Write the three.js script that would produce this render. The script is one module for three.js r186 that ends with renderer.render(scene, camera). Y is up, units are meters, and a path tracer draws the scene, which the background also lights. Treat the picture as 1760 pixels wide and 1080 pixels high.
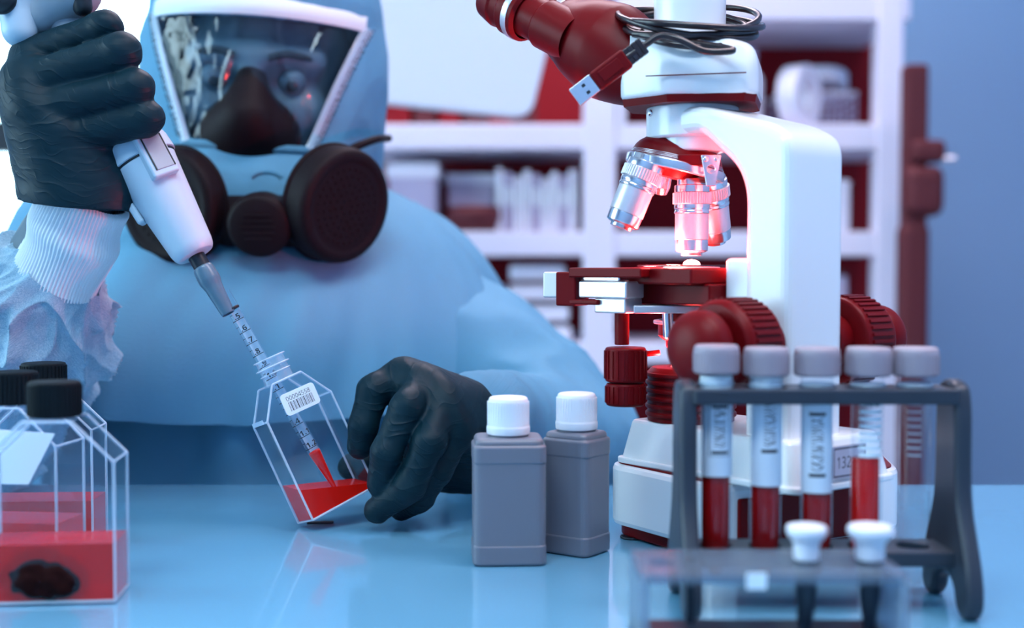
import * as THREE from 'three';
import { RoundedBoxGeometry } from 'three/addons/geometries/RoundedBoxGeometry.js';
import { ConvexGeometry } from 'three/addons/geometries/ConvexGeometry.js';
import { mergeGeometries } from 'three/addons/utils/BufferGeometryUtils.js';
import { ImprovedNoise } from 'three/addons/math/ImprovedNoise.js';
import { RectAreaLightUniformsLib } from 'three/addons/lights/RectAreaLightUniformsLib.js';

// ---------------------------------------------------------------- camera, sky, lights, exposure
const scene = new THREE.Scene();
const FOCAL = 2200, EYE = 0.176, PITCH = Math.atan(85 / FOCAL);
const camera = new THREE.PerspectiveCamera(2 * Math.atan(540 / FOCAL) * 180 / Math.PI, 1760 / 1080, 0.02, 30);
camera.position.set(0, EYE, 0);
camera.rotation.x = -PITCH;
camera.focus = 0.83;
camera.userData.fStop = 3.8;
const renderer = new THREE.WebGLRenderer({ antialias: true });
renderer.toneMapping = THREE.LinearToneMapping;
renderer.toneMappingExposure = 1.3;
renderer.shadowMap.enabled = true;
RectAreaLightUniformsLib.init();
scene.background = new THREE.Color().setRGB(3.9, 5.7, 6.6);       // overcast daylight seen through the window
function areaLight(name, w, h, pos, target, rgb, intensity) {
  const l = new THREE.RectAreaLight(new THREE.Color().setRGB(...rgb), intensity, w, h);
  l.name = name; l.position.set(...pos); l.lookAt(...target); scene.add(l);
}
areaLight('ceiling_panel_glow', 1.2, 0.6, [-0.35, 1.79, 0.35], [-0.35, 0, 0.35], [0.62, 0.86, 1.0], 9);
areaLight('ceiling_panel_glow', 1.2, 0.6, [0.75, 1.79, -0.5], [0.75, 0, -0.5], [1.0, 0.80, 0.88], 8);
areaLight('ceiling_panel_glow', 1.2, 0.6, [0.1, 1.79, -2.2], [0.1, 0, -2.2], [1.0, 0.78, 0.90], 9);

// ---------------------------------------------------------------- helpers
const V = (x, y, z) => new THREE.Vector3(x, y, z);
const perlin = new ImprovedNoise();
const noise = (x, y, z) => perlin.noise(x + 31.7, y + 11.3, z + 5.9);
let seed = 7;
const rnd = () => { seed = (seed * 1664525 + 1013904223) >>> 0; return seed / 4294967296; };
// a point of the room from its place in the photograph and its distance from the lens plane
function at(px, py, depth) {
  const dx = (px - 880) / FOCAL, dy = -(py - 540) / FOCAL, c = Math.cos(PITCH), s = Math.sin(PITCH);
  const ry = dy * c - s, rz = -dy * s - c, t = depth / -rz;
  return V(dx * t, EYE + ry * t, -depth);
}
const used = {};
function numbered(name) {
  const n = used[name] ?? 0; used[name] = n + 1;
  return n ? name + '_' + String(n).padStart(3, '0') : name;
}
function tag(o, label, category, group, kind) {
  if (label) o.userData.label = label;
  if (category) o.userData.category = category;
  if (group) o.userData.group = group;
  if (kind) o.userData.kind = kind;
  return o;
}
function thing(name, label, category, pos = [0, 0, 0], turn = 0, group) {
  const o = new THREE.Group(); o.name = numbered(name); scene.add(o);
  o.position.set(...pos); o.rotation.y = turn;
  return tag(o, label, category, group);
}
function flat(g) {
  const o = g.index ? g.toNonIndexed() : g;
  for (const k of Object.keys(o.attributes)) if (!['position', 'normal', 'uv'].includes(k)) o.deleteAttribute(k);
  if (!o.attributes.normal) o.computeVertexNormals();
  if (!o.attributes.uv) {
    const p = o.attributes.position, uv = new Float32Array(p.count * 2);
    for (let i = 0; i < p.count; i++) { uv[2 * i] = p.getX(i) + p.getZ(i) * 0.7; uv[2 * i + 1] = p.getY(i) + p.getZ(i) * 0.3; }
    o.setAttribute('uv', new THREE.BufferAttribute(uv, 2));
  }
  return o;
}
function obj(name, geos, material, parent = scene) {
  const list = [].concat(geos);
  const g = list.length === 1 ? list[0] : mergeGeometries(list.map(flat));
  const m = new THREE.Mesh(g, material);
  m.name = parent === scene ? numbered(name) : name;
  m.castShadow = m.receiveShadow = true;
  parent.add(m);
  return m;
}
const struct = (name, geos, material) => tag(obj(name, geos, material), null, null, null, 'structure');
const box = (w, h, d, x = 0, y = 0, z = 0, r = 0.003) => (r > 0 ? new RoundedBoxGeometry(w, h, d, 2, Math.min(r, w / 2.01, h / 2.01, d / 2.01)) : new THREE.BoxGeometry(w, h, d)).translate(x, y, z);
// a box between two corners
const span = (x0, y0, z0, x1, y1, z1, r = 0.002) => box(Math.abs(x1 - x0), Math.abs(y1 - y0), Math.abs(z1 - z0), (x0 + x1) / 2, (y0 + y1) / 2, (z0 + z1) / 2, r);
const lathe = (pts, seg = 40) => new THREE.LatheGeometry(pts.map(([r, y]) => new THREE.Vector2(Math.max(r, 1e-5), y)), seg);
// lathe profile with softly rounded corners: every point repeated at a tiny distance keeps edges crisp
function crisp(pts, e = 0.0004) {
  const out = [];
  pts.forEach((p, i) => {
    const a = pts[i - 1], b = pts[i + 1];
    const step = (q) => { const l = Math.hypot(q[0] - p[0], q[1] - p[1]) || 1, k = Math.min(e, l * 0.4) / l; return [p[0] + (q[0] - p[0]) * k, p[1] + (q[1] - p[1]) * k]; };
    if (a) out.push(step(a)); else out.push(p);
    if (b) out.push(step(b)); else out.push(p);
  });
  return out;
}
const turned = (pts, seg = 40, e) => lathe(crisp(pts, e), seg);
const tube = (pts, r, seg = 64, rad = 10, closed = false) => new THREE.TubeGeometry(new THREE.CatmullRomCurve3(pts, closed, 'catmullrom', 0.5), seg, r, rad, closed);
const UPV = V(0, 1, 0);
// turns a geometry whose axis is y so that it runs from a towards b, its y = 0 at a
function along(g, a, b, spin = 0) {
  const q = new THREE.Quaternion().setFromUnitVectors(UPV, b.clone().sub(a).normalize());
  if (spin) g.rotateY(spin);
  return g.applyQuaternion(q).translate(a.x, a.y, a.z);
}
function extrude(pts, depth, bevel = 0.001, seg = 2, curve = 8) {
  const s = pts instanceof THREE.Shape ? pts : new THREE.Shape(pts.map(([x, y]) => new THREE.Vector2(x, y)));
  return new THREE.ExtrudeGeometry(s, { depth: depth - 2 * bevel, bevelEnabled: bevel > 0, bevelThickness: bevel, bevelSize: bevel, bevelOffset: -bevel, bevelSegments: seg, curveSegments: curve }).translate(0, 0, -depth / 2 + bevel);
}
// a polygon with rounded corners: points [x, y, radius]
function roundShape(pts) {
  const s = new THREE.Shape(), n = pts.length;
  pts.forEach((p, i) => {
    const a = pts[(i + n - 1) % n], b = pts[(i + 1) % n], r = p[2] ?? 0;
    const to = (q) => { const l = Math.hypot(q[0] - p[0], q[1] - p[1]), k = Math.min(r, l * 0.49) / l; return [p[0] + (q[0] - p[0]) * k, p[1] + (q[1] - p[1]) * k]; };
    const [ax, ay] = to(a), [bx, by] = to(b);
    i ? s.lineTo(ax, ay) : s.moveTo(ax, ay);
    if (r) s.quadraticCurveTo(p[0], p[1], bx, by);
  });
  s.closePath();
  return s;
}
const rr = (w, h, r) => roundShape([[-w / 2, -h / 2, r], [w / 2, -h / 2, r], [w / 2, h / 2, r], [-w / 2, h / 2, r]]);

// ---- smooth bodies: tapered bones joined by a soft minimum, meshed with surface nets
const smin = (a, b, k) => { const h = Math.max(k - Math.abs(a - b), 0) / k; return Math.min(a, b) - h * h * k * 0.25; };
function bone(a, b, ra, rb) {
  const dx = b.x - a.x, dy = b.y - a.y, dz = b.z - a.z, L = dx * dx + dy * dy + dz * dz || 1e-9;
  const f = (x, y, z) => {
    const px = x - a.x, py = y - a.y, pz = z - a.z, t = Math.min(1, Math.max(0, (px * dx + py * dy + pz * dz) / L));
    return Math.hypot(px - dx * t, py - dy * t, pz - dz * t) - (ra + (rb - ra) * t);
  };
  const R = Math.max(ra, rb);
  f.lo = [Math.min(a.x, b.x) - R, Math.min(a.y, b.y) - R, Math.min(a.z, b.z) - R];
  f.hi = [Math.max(a.x, b.x) + R, Math.max(a.y, b.y) + R, Math.max(a.z, b.z) + R];
  return f;
}
const chain = (pts, rs) => pts.slice(1).map((p, i) => bone(pts[i], p, rs[i], rs[i + 1]));
function blob(c, rx, ry, rz) {   // ellipsoid
  const m = Math.min(rx, ry, rz);
  const f = (x, y, z) => {
    const a = (x - c.x) / rx, b = (y - c.y) / ry, d = (z - c.z) / rz, k0 = Math.hypot(a, b, d), k1 = Math.hypot(a / rx, b / ry, d / rz);
    return k1 < 1e-9 ? -m : k0 * (k0 - 1) / k1;
  };
  f.lo = [c.x - rx, c.y - ry, c.z - rz]; f.hi = [c.x + rx, c.y + ry, c.z + rz];
  return f;
}
function union(parts, k) {
  const f = (x, y, z) => { let d = parts[0](x, y, z); for (let i = 1; i < parts.length; i++) d = smin(d, parts[i](x, y, z), k); return d; };
  f.lo = [0, 1, 2].map((c) => Math.min(...parts.map((p) => p.lo[c]))); f.hi = [0, 1, 2].map((c) => Math.max(...parts.map((p) => p.hi[c])));
  return f;
}
function shaped(f, g) { g.lo = f.lo; g.hi = f.hi; return g; }
function surface(f, cell, pad = 3) {
  const lo = f.lo.map((v) => v - pad * cell), n = [0, 1, 2].map((c) => Math.ceil((f.hi[c] + pad * cell - lo[c]) / cell) + 1), [nx, ny, nz] = n;
  const F = new Float32Array(nx * ny * nz), id = (i, j, k) => i + nx * (j + ny * k);
  for (let k = 0; k < nz; k++) for (let j = 0; j < ny; j++) for (let i = 0; i < nx; i++) F[id(i, j, k)] = f(lo[0] + i * cell, lo[1] + j * cell, lo[2] + k * cell);
  const vid = new Int32Array(nx * ny * nz).fill(-1), pos = [], idx = [];
  for (let k = 0; k < nz - 1; k++) for (let j = 0; j < ny - 1; j++) for (let i = 0; i < nx - 1; i++) {
    let cx = 0, cy = 0, cz = 0, c = 0, mask = 0;
    for (let q = 0; q < 8; q++) if (F[id(i + (q & 1), j + (q >> 1 & 1), k + (q >> 2))] < 0) mask |= 1 << q;
    if (mask === 0 || mask === 255) continue;
    for (let q = 0; q < 8; q++) for (const b of [1, 2, 4]) if (!(q & b) && ((mask >> q & 1) !== (mask >> (q | b) & 1))) {
      const r = q | b, fa = F[id(i + (q & 1), j + (q >> 1 & 1), k + (q >> 2))], fb = F[id(i + (r & 1), j + (r >> 1 & 1), k + (r >> 2))], t = fa / (fa - fb);
      cx += (q & 1) + (b === 1 ? t : 0); cy += (q >> 1 & 1) + (b === 2 ? t : 0); cz += (q >> 2) + (b === 4 ? t : 0); c++;
    }
    vid[id(i, j, k)] = pos.length / 3;
    pos.push(lo[0] + (i + cx / c) * cell, lo[1] + (j + cy / c) * cell, lo[2] + (k + cz / c) * cell);
  }
  for (let k = 1; k < nz - 1; k++) for (let j = 1; j < ny - 1; j++) for (let i = 1; i < nx - 1; i++) {
    const s = F[id(i, j, k)] < 0, quad = (a, b, c, d) => { if (a < 0 || b < 0 || c < 0 || d < 0) return; s ? idx.push(a, b, c, a, c, d) : idx.push(a, c, b, a, d, c); };
    if (s !== F[id(i + 1, j, k)] < 0) quad(vid[id(i, j - 1, k - 1)], vid[id(i, j, k - 1)], vid[id(i, j, k)], vid[id(i, j - 1, k)]);
    if (s !== F[id(i, j + 1, k)] < 0) quad(vid[id(i - 1, j, k - 1)], vid[id(i - 1, j, k)], vid[id(i, j, k)], vid[id(i, j, k - 1)]);
    if (s !== F[id(i, j, k + 1)] < 0) quad(vid[id(i - 1, j - 1, k)], vid[id(i, j - 1, k)], vid[id(i, j, k)], vid[id(i - 1, j, k)]);
  }
  const g = new THREE.BufferGeometry(), N = new Float32Array(pos.length), uv = new Float32Array(pos.length / 3 * 2), e = cell * 0.6;
  for (let i = 0; i < pos.length; i += 3) {
    const x = pos[i], y = pos[i + 1], z = pos[i + 2];
    let a = f(x + e, y, z) - f(x - e, y, z), b = f(x, y + e, z) - f(x, y - e, z), c = f(x, y, z + e) - f(x, y, z - e);
    const l = Math.hypot(a, b, c) || 1;
    N[i] = a / l; N[i + 1] = b / l; N[i + 2] = c / l;
    uv[i / 3 * 2] = x + 0.5 * z; uv[i / 3 * 2 + 1] = y + 0.5 * z;
  }
  g.setAttribute('position', new THREE.Float32BufferAttribute(pos, 3));
  g.setAttribute('normal', new THREE.BufferAttribute(N, 3));
  g.setAttribute('uv', new THREE.BufferAttribute(uv, 2));
  g.setIndex(idx);
  return g;
}
// a grid surface from a function (u, v) -> Vector3
function sheet(fn, nu, nv, closedU = false) {
  const pos = [], uv = [], idx = [];
  for (let j = 0; j <= nv; j++) for (let i = 0; i <= nu; i++) { const p = fn(i / nu, j / nv); pos.push(p.x, p.y, p.z); uv.push(i / nu, j / nv); }
  const w = nu + 1;
  for (let j = 0; j < nv; j++) for (let i = 0; i < nu; i++) { const a = j * w + i; idx.push(a, a + 1, a + w, a + 1, a + w + 1, a + w); }
  const g = new THREE.BufferGeometry();
  g.setAttribute('position', new THREE.Float32BufferAttribute(pos, 3));
  g.setAttribute('uv', new THREE.Float32BufferAttribute(uv, 2));
  g.setIndex(idx); g.computeVertexNormals();
  if (closedU) {
    const n = g.attributes.normal;
    for (let j = 0; j <= nv; j++) {
      const a = j * w, b = j * w + nu, v = V(n.getX(a) + n.getX(b), n.getY(a) + n.getY(b), n.getZ(a) + n.getZ(b)).normalize();
      n.setXYZ(a, v.x, v.y, v.z); n.setXYZ(b, v.x, v.y, v.z);
    }
  }
  return g;
}

// ---------------------------------------------------------------- computed textures
function canvas(w, h, draw) {
  const c = document.createElement('canvas'); c.width = w; c.height = h;
  draw(c.getContext('2d'), w, h);
  const t = new THREE.CanvasTexture(c); t.colorSpace = THREE.SRGBColorSpace; t.anisotropy = 8;
  return t;
}
function dataTexture(n, fn, srgb = false, wrap = true) {
  const d = new Uint8Array(n * n * 4);
  for (let y = 0; y < n; y++) for (let x = 0; x < n; x++) {
    const v = fn(x / n, y / n), o = (y * n + x) * 4;
    const [r, g, b] = Array.isArray(v) ? v : [v, v, v];
    d[o] = Math.max(0, Math.min(255, r * 255)); d[o + 1] = Math.max(0, Math.min(255, g * 255)); d[o + 2] = Math.max(0, Math.min(255, b * 255)); d[o + 3] = 255;
  }
  const t = new THREE.DataTexture(d, n, n);
  t.magFilter = THREE.LinearFilter; t.minFilter = THREE.LinearMipmapLinearFilter; t.generateMipmaps = true;
  if (wrap) t.wrapS = t.wrapT = THREE.RepeatWrapping;
  if (srgb) t.colorSpace = THREE.SRGBColorSpace;
  t.needsUpdate = true;
  return t;
}
const tiled = (x, y, f, z) => {   // noise that repeats every 1
  const a = 2 * Math.PI * x, b = 2 * Math.PI * y, r = f / (2 * Math.PI);
  return noise(Math.cos(a) * r + z, Math.sin(a) * r + Math.cos(b) * r, Math.sin(b) * r - z);
};
const grainTex = dataTexture(256, (x, y) => 0.5 + 0.5 * (tiled(x, y, 40, 3) * 0.6 + tiled(x, y, 90, 8) * 0.5));
// long shallow creases of stretched rubber
const creaseTex = dataTexture(512, (x, y) => { const l = 1 - Math.abs(Math.sin(6.283 * (3 * y + 1 * x) + 3 * tiled(x, y, 4, 6))), m = 1 - Math.abs(Math.sin(6.283 * (7 * y + 2 * x) + 4 * tiled(x, y, 6, 12))); return 0.25 + 0.45 * l ** 2.5 * (0.5 + tiled(x, y, 5, 2)) + 0.2 * m ** 4 * (0.5 + tiled(y, x, 7, 9)); });
const repeat = (t, u, v) => { const c = t.clone(); c.repeat.set(u, v); c.needsUpdate = true; return c; };

// ---------------------------------------------------------------- materials
const lin = (r, g, b) => new THREE.Color().setRGB(r, g, b);
function mat(color, roughness = 0.5, more = {}) {
  return new THREE.MeshPhysicalMaterial({ color: Array.isArray(color) ? lin(...color) : new THREE.Color(color), roughness, ...more });
}
const M = {
  wall: mat([0.22, 0.38, 0.58], 0.9, { bumpMap: repeat(grainTex, 3, 3), bumpScale: 0.001 }),
  ceiling: mat([0.55, 0.57, 0.6], 0.9),
  floor: mat([0.34, 0.37, 0.4], 0.5),
  tabletop: mat([0.145, 0.39, 0.58], 0.16, { clearcoat: 0.7, clearcoatRoughness: 0.05 }),
  tableLeg: mat([0.5, 0.56, 0.62], 0.35, { metalness: 0.6 }),
  panelFrame: mat([0.8, 0.82, 0.85], 0.5),
  lightPanel: mat([0.9, 0.9, 0.9], 0.6, { emissive: lin(0.9, 0.95, 1.0), emissiveIntensity: 1.4 }),
  windowFrame: mat([0.8, 0.86, 0.9], 0.5),
  darkFrame: mat([0.012, 0.02, 0.03], 0.5),
  glassPane: mat([0.97, 0.99, 1], 0.02, { transmission: 1, thickness: 0, ior: 1.45 }),
  // microscope
  enamel: mat([0.86, 0.85, 0.87], 0.28, { clearcoat: 0.5, clearcoatRoughness: 0.15 }),
  blackInRedGlow: mat([0.15, 0.002, 0.004], 0.4, { specularIntensity: 0.3 }),  // black plastic, with the red glow on it put into the colour
  chrome: mat([0.86, 0.80, 0.83], 0.18, { metalness: 0.95 }),
  satin: mat([0.84, 0.78, 0.80], 0.35, { metalness: 0.7 }),
  cable: mat([0.020, 0.008, 0.010], 0.3, { clearcoat: 0.3 }),
  // flasks, tubes
  clear: mat([0.95, 0.98, 1.0], 0.04, { transmission: 1, thickness: 0, ior: 1.5 }),
  neckClear: mat([0.85, 0.94, 1.0], 0.05, { transmission: 0.85, thickness: 0, ior: 1.5 }),
  clearEdge: mat([0.80, 0.91, 1.0], 0.08, { transmission: 0.55, thickness: 0, ior: 1.5 }),
  rackPlastic: mat([0.06, 0.075, 0.105], 0.35, { specularIntensity: 0.6, transmission: 0.45, thickness: 0 }),
  liquid: mat([0.92, 0.016, 0.008], 0.08, { specularIntensity: 0.6, transmission: 0.5, thickness: 0, ior: 1.33 }),
  blood: mat([0.50, 0.006, 0.006], 0.12, { specularIntensity: 0.5, transmission: 0.35, thickness: 0, ior: 1.34 }),
  bloodBright: mat([0.92, 0.016, 0.01], 0.12, { specularIntensity: 0.5, transmission: 0.35, thickness: 0, ior: 1.34 }),
  darkReflection: mat([0.016, 0.002, 0.002], 0.8, { specularIntensity: 0.2 }),  // colour of a dark reflection, for the solid in the front flask
  capBlack: mat([0.003, 0.007, 0.010], 0.6, { specularIntensity: 0.35 }),
  capPale: mat([0.38, 0.31, 0.36], 0.5),
  whitePlastic: mat([0.86, 0.86, 0.92], 0.4),
  greyPlastic: mat([0.17, 0.175, 0.22], 0.42, { clearcoat: 0.15, clearcoatRoughness: 0.3 }),
  paper: mat([0.88, 0.92, 0.96], 0.7),
  // person
  glove: mat([0.002, 0.020, 0.031], 0.5, { specularIntensity: 0.35, bumpMap: repeat(creaseTex, 13, 13), bumpScale: 0.0013 }),
  suit: mat([0.095, 0.29, 0.44], 0.75, { side: THREE.DoubleSide, bumpMap: repeat(grainTex, 12, 12), bumpScale: 0.0003 }),  // white cloth, with the blue of the light put into the colour
  knit: mat([0.80, 0.84, 0.87], 0.85),
  visor: mat([0.86, 0.95, 1.0], 0.06, { transmission: 1, thickness: 0, ior: 1.5, side: THREE.DoubleSide }),
  skin: mat([0.06, 0.11, 0.15], 0.55),  // dim teal shade behind the visor put into the skin colour
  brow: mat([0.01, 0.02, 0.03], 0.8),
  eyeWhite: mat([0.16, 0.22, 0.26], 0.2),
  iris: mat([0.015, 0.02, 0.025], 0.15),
  respirator: mat([0.008, 0.003, 0.005], 0.6, { specularIntensity: 0.3 }),
  pipettor: mat([0.46, 0.60, 0.70], 0.38),
  pipettorGrey: mat([0.36, 0.42, 0.47], 0.45),
  silicone: mat([0.10, 0.20, 0.28], 0.3, { transmission: 0.2, thickness: 0 }),
  black: mat([0.006, 0.012, 0.018], 0.4),
  // background
  shelfWhite: mat([0.80, 0.76, 0.88], 0.5),
  shelfBack: mat([0.24, 0.008, 0.014], 0.8, { specularIntensity: 0.4 }),  // reddish shade inside the shelves put into the colour
  darkGoods: mat([0.10, 0.008, 0.014], 0.7),  // dark things, with the red cast of the shade put into the colour
  lilac: mat([0.52, 0.46, 0.62], 0.7),
  paleGoods: mat([0.82, 0.80, 0.90], 0.6),
  panelWhite: mat([0.88, 0.91, 0.97], 0.6),
};

// ---------------------------------------------------------------- the room
const ROOM = { x0: -2.3, x1: 1.7, y0: -0.75, y1: 1.85, z0: -3.2, z1: 1.3 };
struct('floor', span(ROOM.x0 - 0.1, -0.85, ROOM.z0 - 0.1, ROOM.x1 + 0.1, ROOM.y0, ROOM.z1 + 0.1, 0), M.floor);
struct('ceiling', span(ROOM.x0 - 0.1, ROOM.y1, ROOM.z0 - 0.1, ROOM.x1 + 0.1, ROOM.y1 + 0.1, ROOM.z1 + 0.1, 0), M.ceiling);
struct('wall_right', span(ROOM.x1, ROOM.y0, ROOM.z0, ROOM.x1 + 0.1, ROOM.y1, ROOM.z1, 0), M.wall);
const SIDE = { z0: -1.55, z1: 0.15, y0: 0.05, y1: 1.5 };              // window opening in the left wall
struct('wall_left', [span(ROOM.x0 - 0.1, ROOM.y0, ROOM.z0, ROOM.x0, ROOM.y1, SIDE.z0, 0), span(ROOM.x0 - 0.1, ROOM.y0, SIDE.z1, ROOM.x0, ROOM.y1, ROOM.z1, 0),
  span(ROOM.x0 - 0.1, ROOM.y0, SIDE.z0, ROOM.x0, SIDE.y0, SIDE.z1, 0), span(ROOM.x0 - 0.1, SIDE.y1, SIDE.z0, ROOM.x0, ROOM.y1, SIDE.z1, 0)], M.wall);
{
  const w = new THREE.Group(); w.name = 'window_2'; scene.add(w); tag(w, null, null, null, 'structure');
  const x = ROOM.x0 - 0.05, f = 0.05, m = (SIDE.z0 + SIDE.z1) / 2;
  obj('window_frame', [span(x - 0.03, SIDE.y0, SIDE.z0, x + 0.03, SIDE.y1, SIDE.z0 + f), span(x - 0.03, SIDE.y0, SIDE.z1 - f, x + 0.03, SIDE.y1, SIDE.z1), span(x - 0.03, SIDE.y0, m - f / 2, x + 0.03, SIDE.y1, m + f / 2),
    span(x - 0.03, SIDE.y0, SIDE.z0, x + 0.03, SIDE.y0 + f, SIDE.z1), span(x - 0.03, SIDE.y1 - f, SIDE.z0, x + 0.03, SIDE.y1, SIDE.z1)], M.windowFrame, w);
  obj('pane', span(x - 0.002, SIDE.y0 + f, SIDE.z0 + f, x + 0.002, SIDE.y1 - f, m - f / 2, 0), M.glassPane, w);
  obj('pane', span(x - 0.002, SIDE.y0 + f, m + f / 2, x + 0.002, SIDE.y1 - f, SIDE.z1 - f, 0), M.glassPane, w);
}
struct('wall_front', span(ROOM.x0, ROOM.y0, ROOM.z1, ROOM.x1, ROOM.y1, ROOM.z1 + 0.1, 0), M.wall);
const WIN = { x0: -2.05, x1: -0.86, y0: -0.05, y1: 1.45 };          // window opening in the back wall
struct('wall_back', [
  span(ROOM.x0, ROOM.y0, ROOM.z0 - 0.1, WIN.x0, ROOM.y1, ROOM.z0, 0), span(WIN.x1, ROOM.y0, ROOM.z0 - 0.1, ROOM.x1, ROOM.y1, ROOM.z0, 0),
  span(WIN.x0, ROOM.y0, ROOM.z0 - 0.1, WIN.x1, WIN.y0, ROOM.z0, 0), span(WIN.x0, WIN.y1, ROOM.z0 - 0.1, WIN.x1, ROOM.y1, ROOM.z0, 0)], M.wall);
{
  const w = new THREE.Group(); w.name = 'window_1'; scene.add(w); tag(w, null, null, null, 'structure');
  const z = ROOM.z0 - 0.05, f = 0.05;
  obj('window_frame', [span(WIN.x0, WIN.y0, z - 0.03, WIN.x0 + f, WIN.y1, z + 0.03), span(WIN.x1 - f, WIN.y0, z - 0.03, WIN.x1, WIN.y1, z + 0.03),
    span(WIN.x0, WIN.y0, z - 0.03, WIN.x1, WIN.y0 + f, z + 0.03), span(WIN.x0, WIN.y1 - f, z - 0.03, WIN.x1, WIN.y1, z + 0.03)], M.windowFrame, w);
  obj('window_transom', span(WIN.x0 + f, 0.455, z - 0.03, WIN.x1 - f, 0.54, z + 0.03), M.darkFrame, w);
  obj('pane', span(WIN.x0 + f, WIN.y0 + f, z - 0.002, WIN.x1 - f, 0.455, z + 0.002, 0), M.glassPane, w);
  obj('pane', span(WIN.x0 + f, 0.54, z - 0.002, WIN.x1 - f, WIN.y1 - f, z + 0.002, 0), M.glassPane, w);
  obj('window_sill', span(WIN.x0 - 0.04, WIN.y0 - 0.03, ROOM.z0, WIN.x1 + 0.04, WIN.y0, ROOM.z0 + 0.12), M.windowFrame, w);
}
for (const [x, z, label] of [[-0.35, 0.35, 'square-edged ceiling light panel above the near side of the lab table'], [0.75, -0.5, 'ceiling light panel above the right end of the lab table'], [0.1, -2.2, 'ceiling light panel in front of the white shelves']]) {
  const t = thing('ceiling_light', label, 'ceiling light', [x, 1.85, z]);
  obj('light_frame', [box(1.26, 0.05, 0.03, 0, -0.025, -0.315), box(1.26, 0.05, 0.03, 0, -0.025, 0.315), box(0.03, 0.05, 0.6, -0.615, -0.025, 0), box(0.03, 0.05, 0.6, 0.615, -0.025, 0)], M.panelFrame, t);
  obj('light_diffuser', box(1.2, 0.02, 0.6, 0, -0.03, 0, 0), M.lightPanel, t);
}
{
  const t = thing('lab_table', 'wide pale blue lab table with a glossy reflecting top', 'table', [0, -0.75, -0.68]);
  obj('tabletop', box(2.6, 0.03, 0.68, 0, 0.735, 0, 0.004), M.tabletop, t);
  for (const x of [-1.2, 1.2]) for (const z of [-0.28, 0.28]) obj('leg', box(0.05, 0.72, 0.05, x, 0.36, z), M.tableLeg, t);
}

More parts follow.
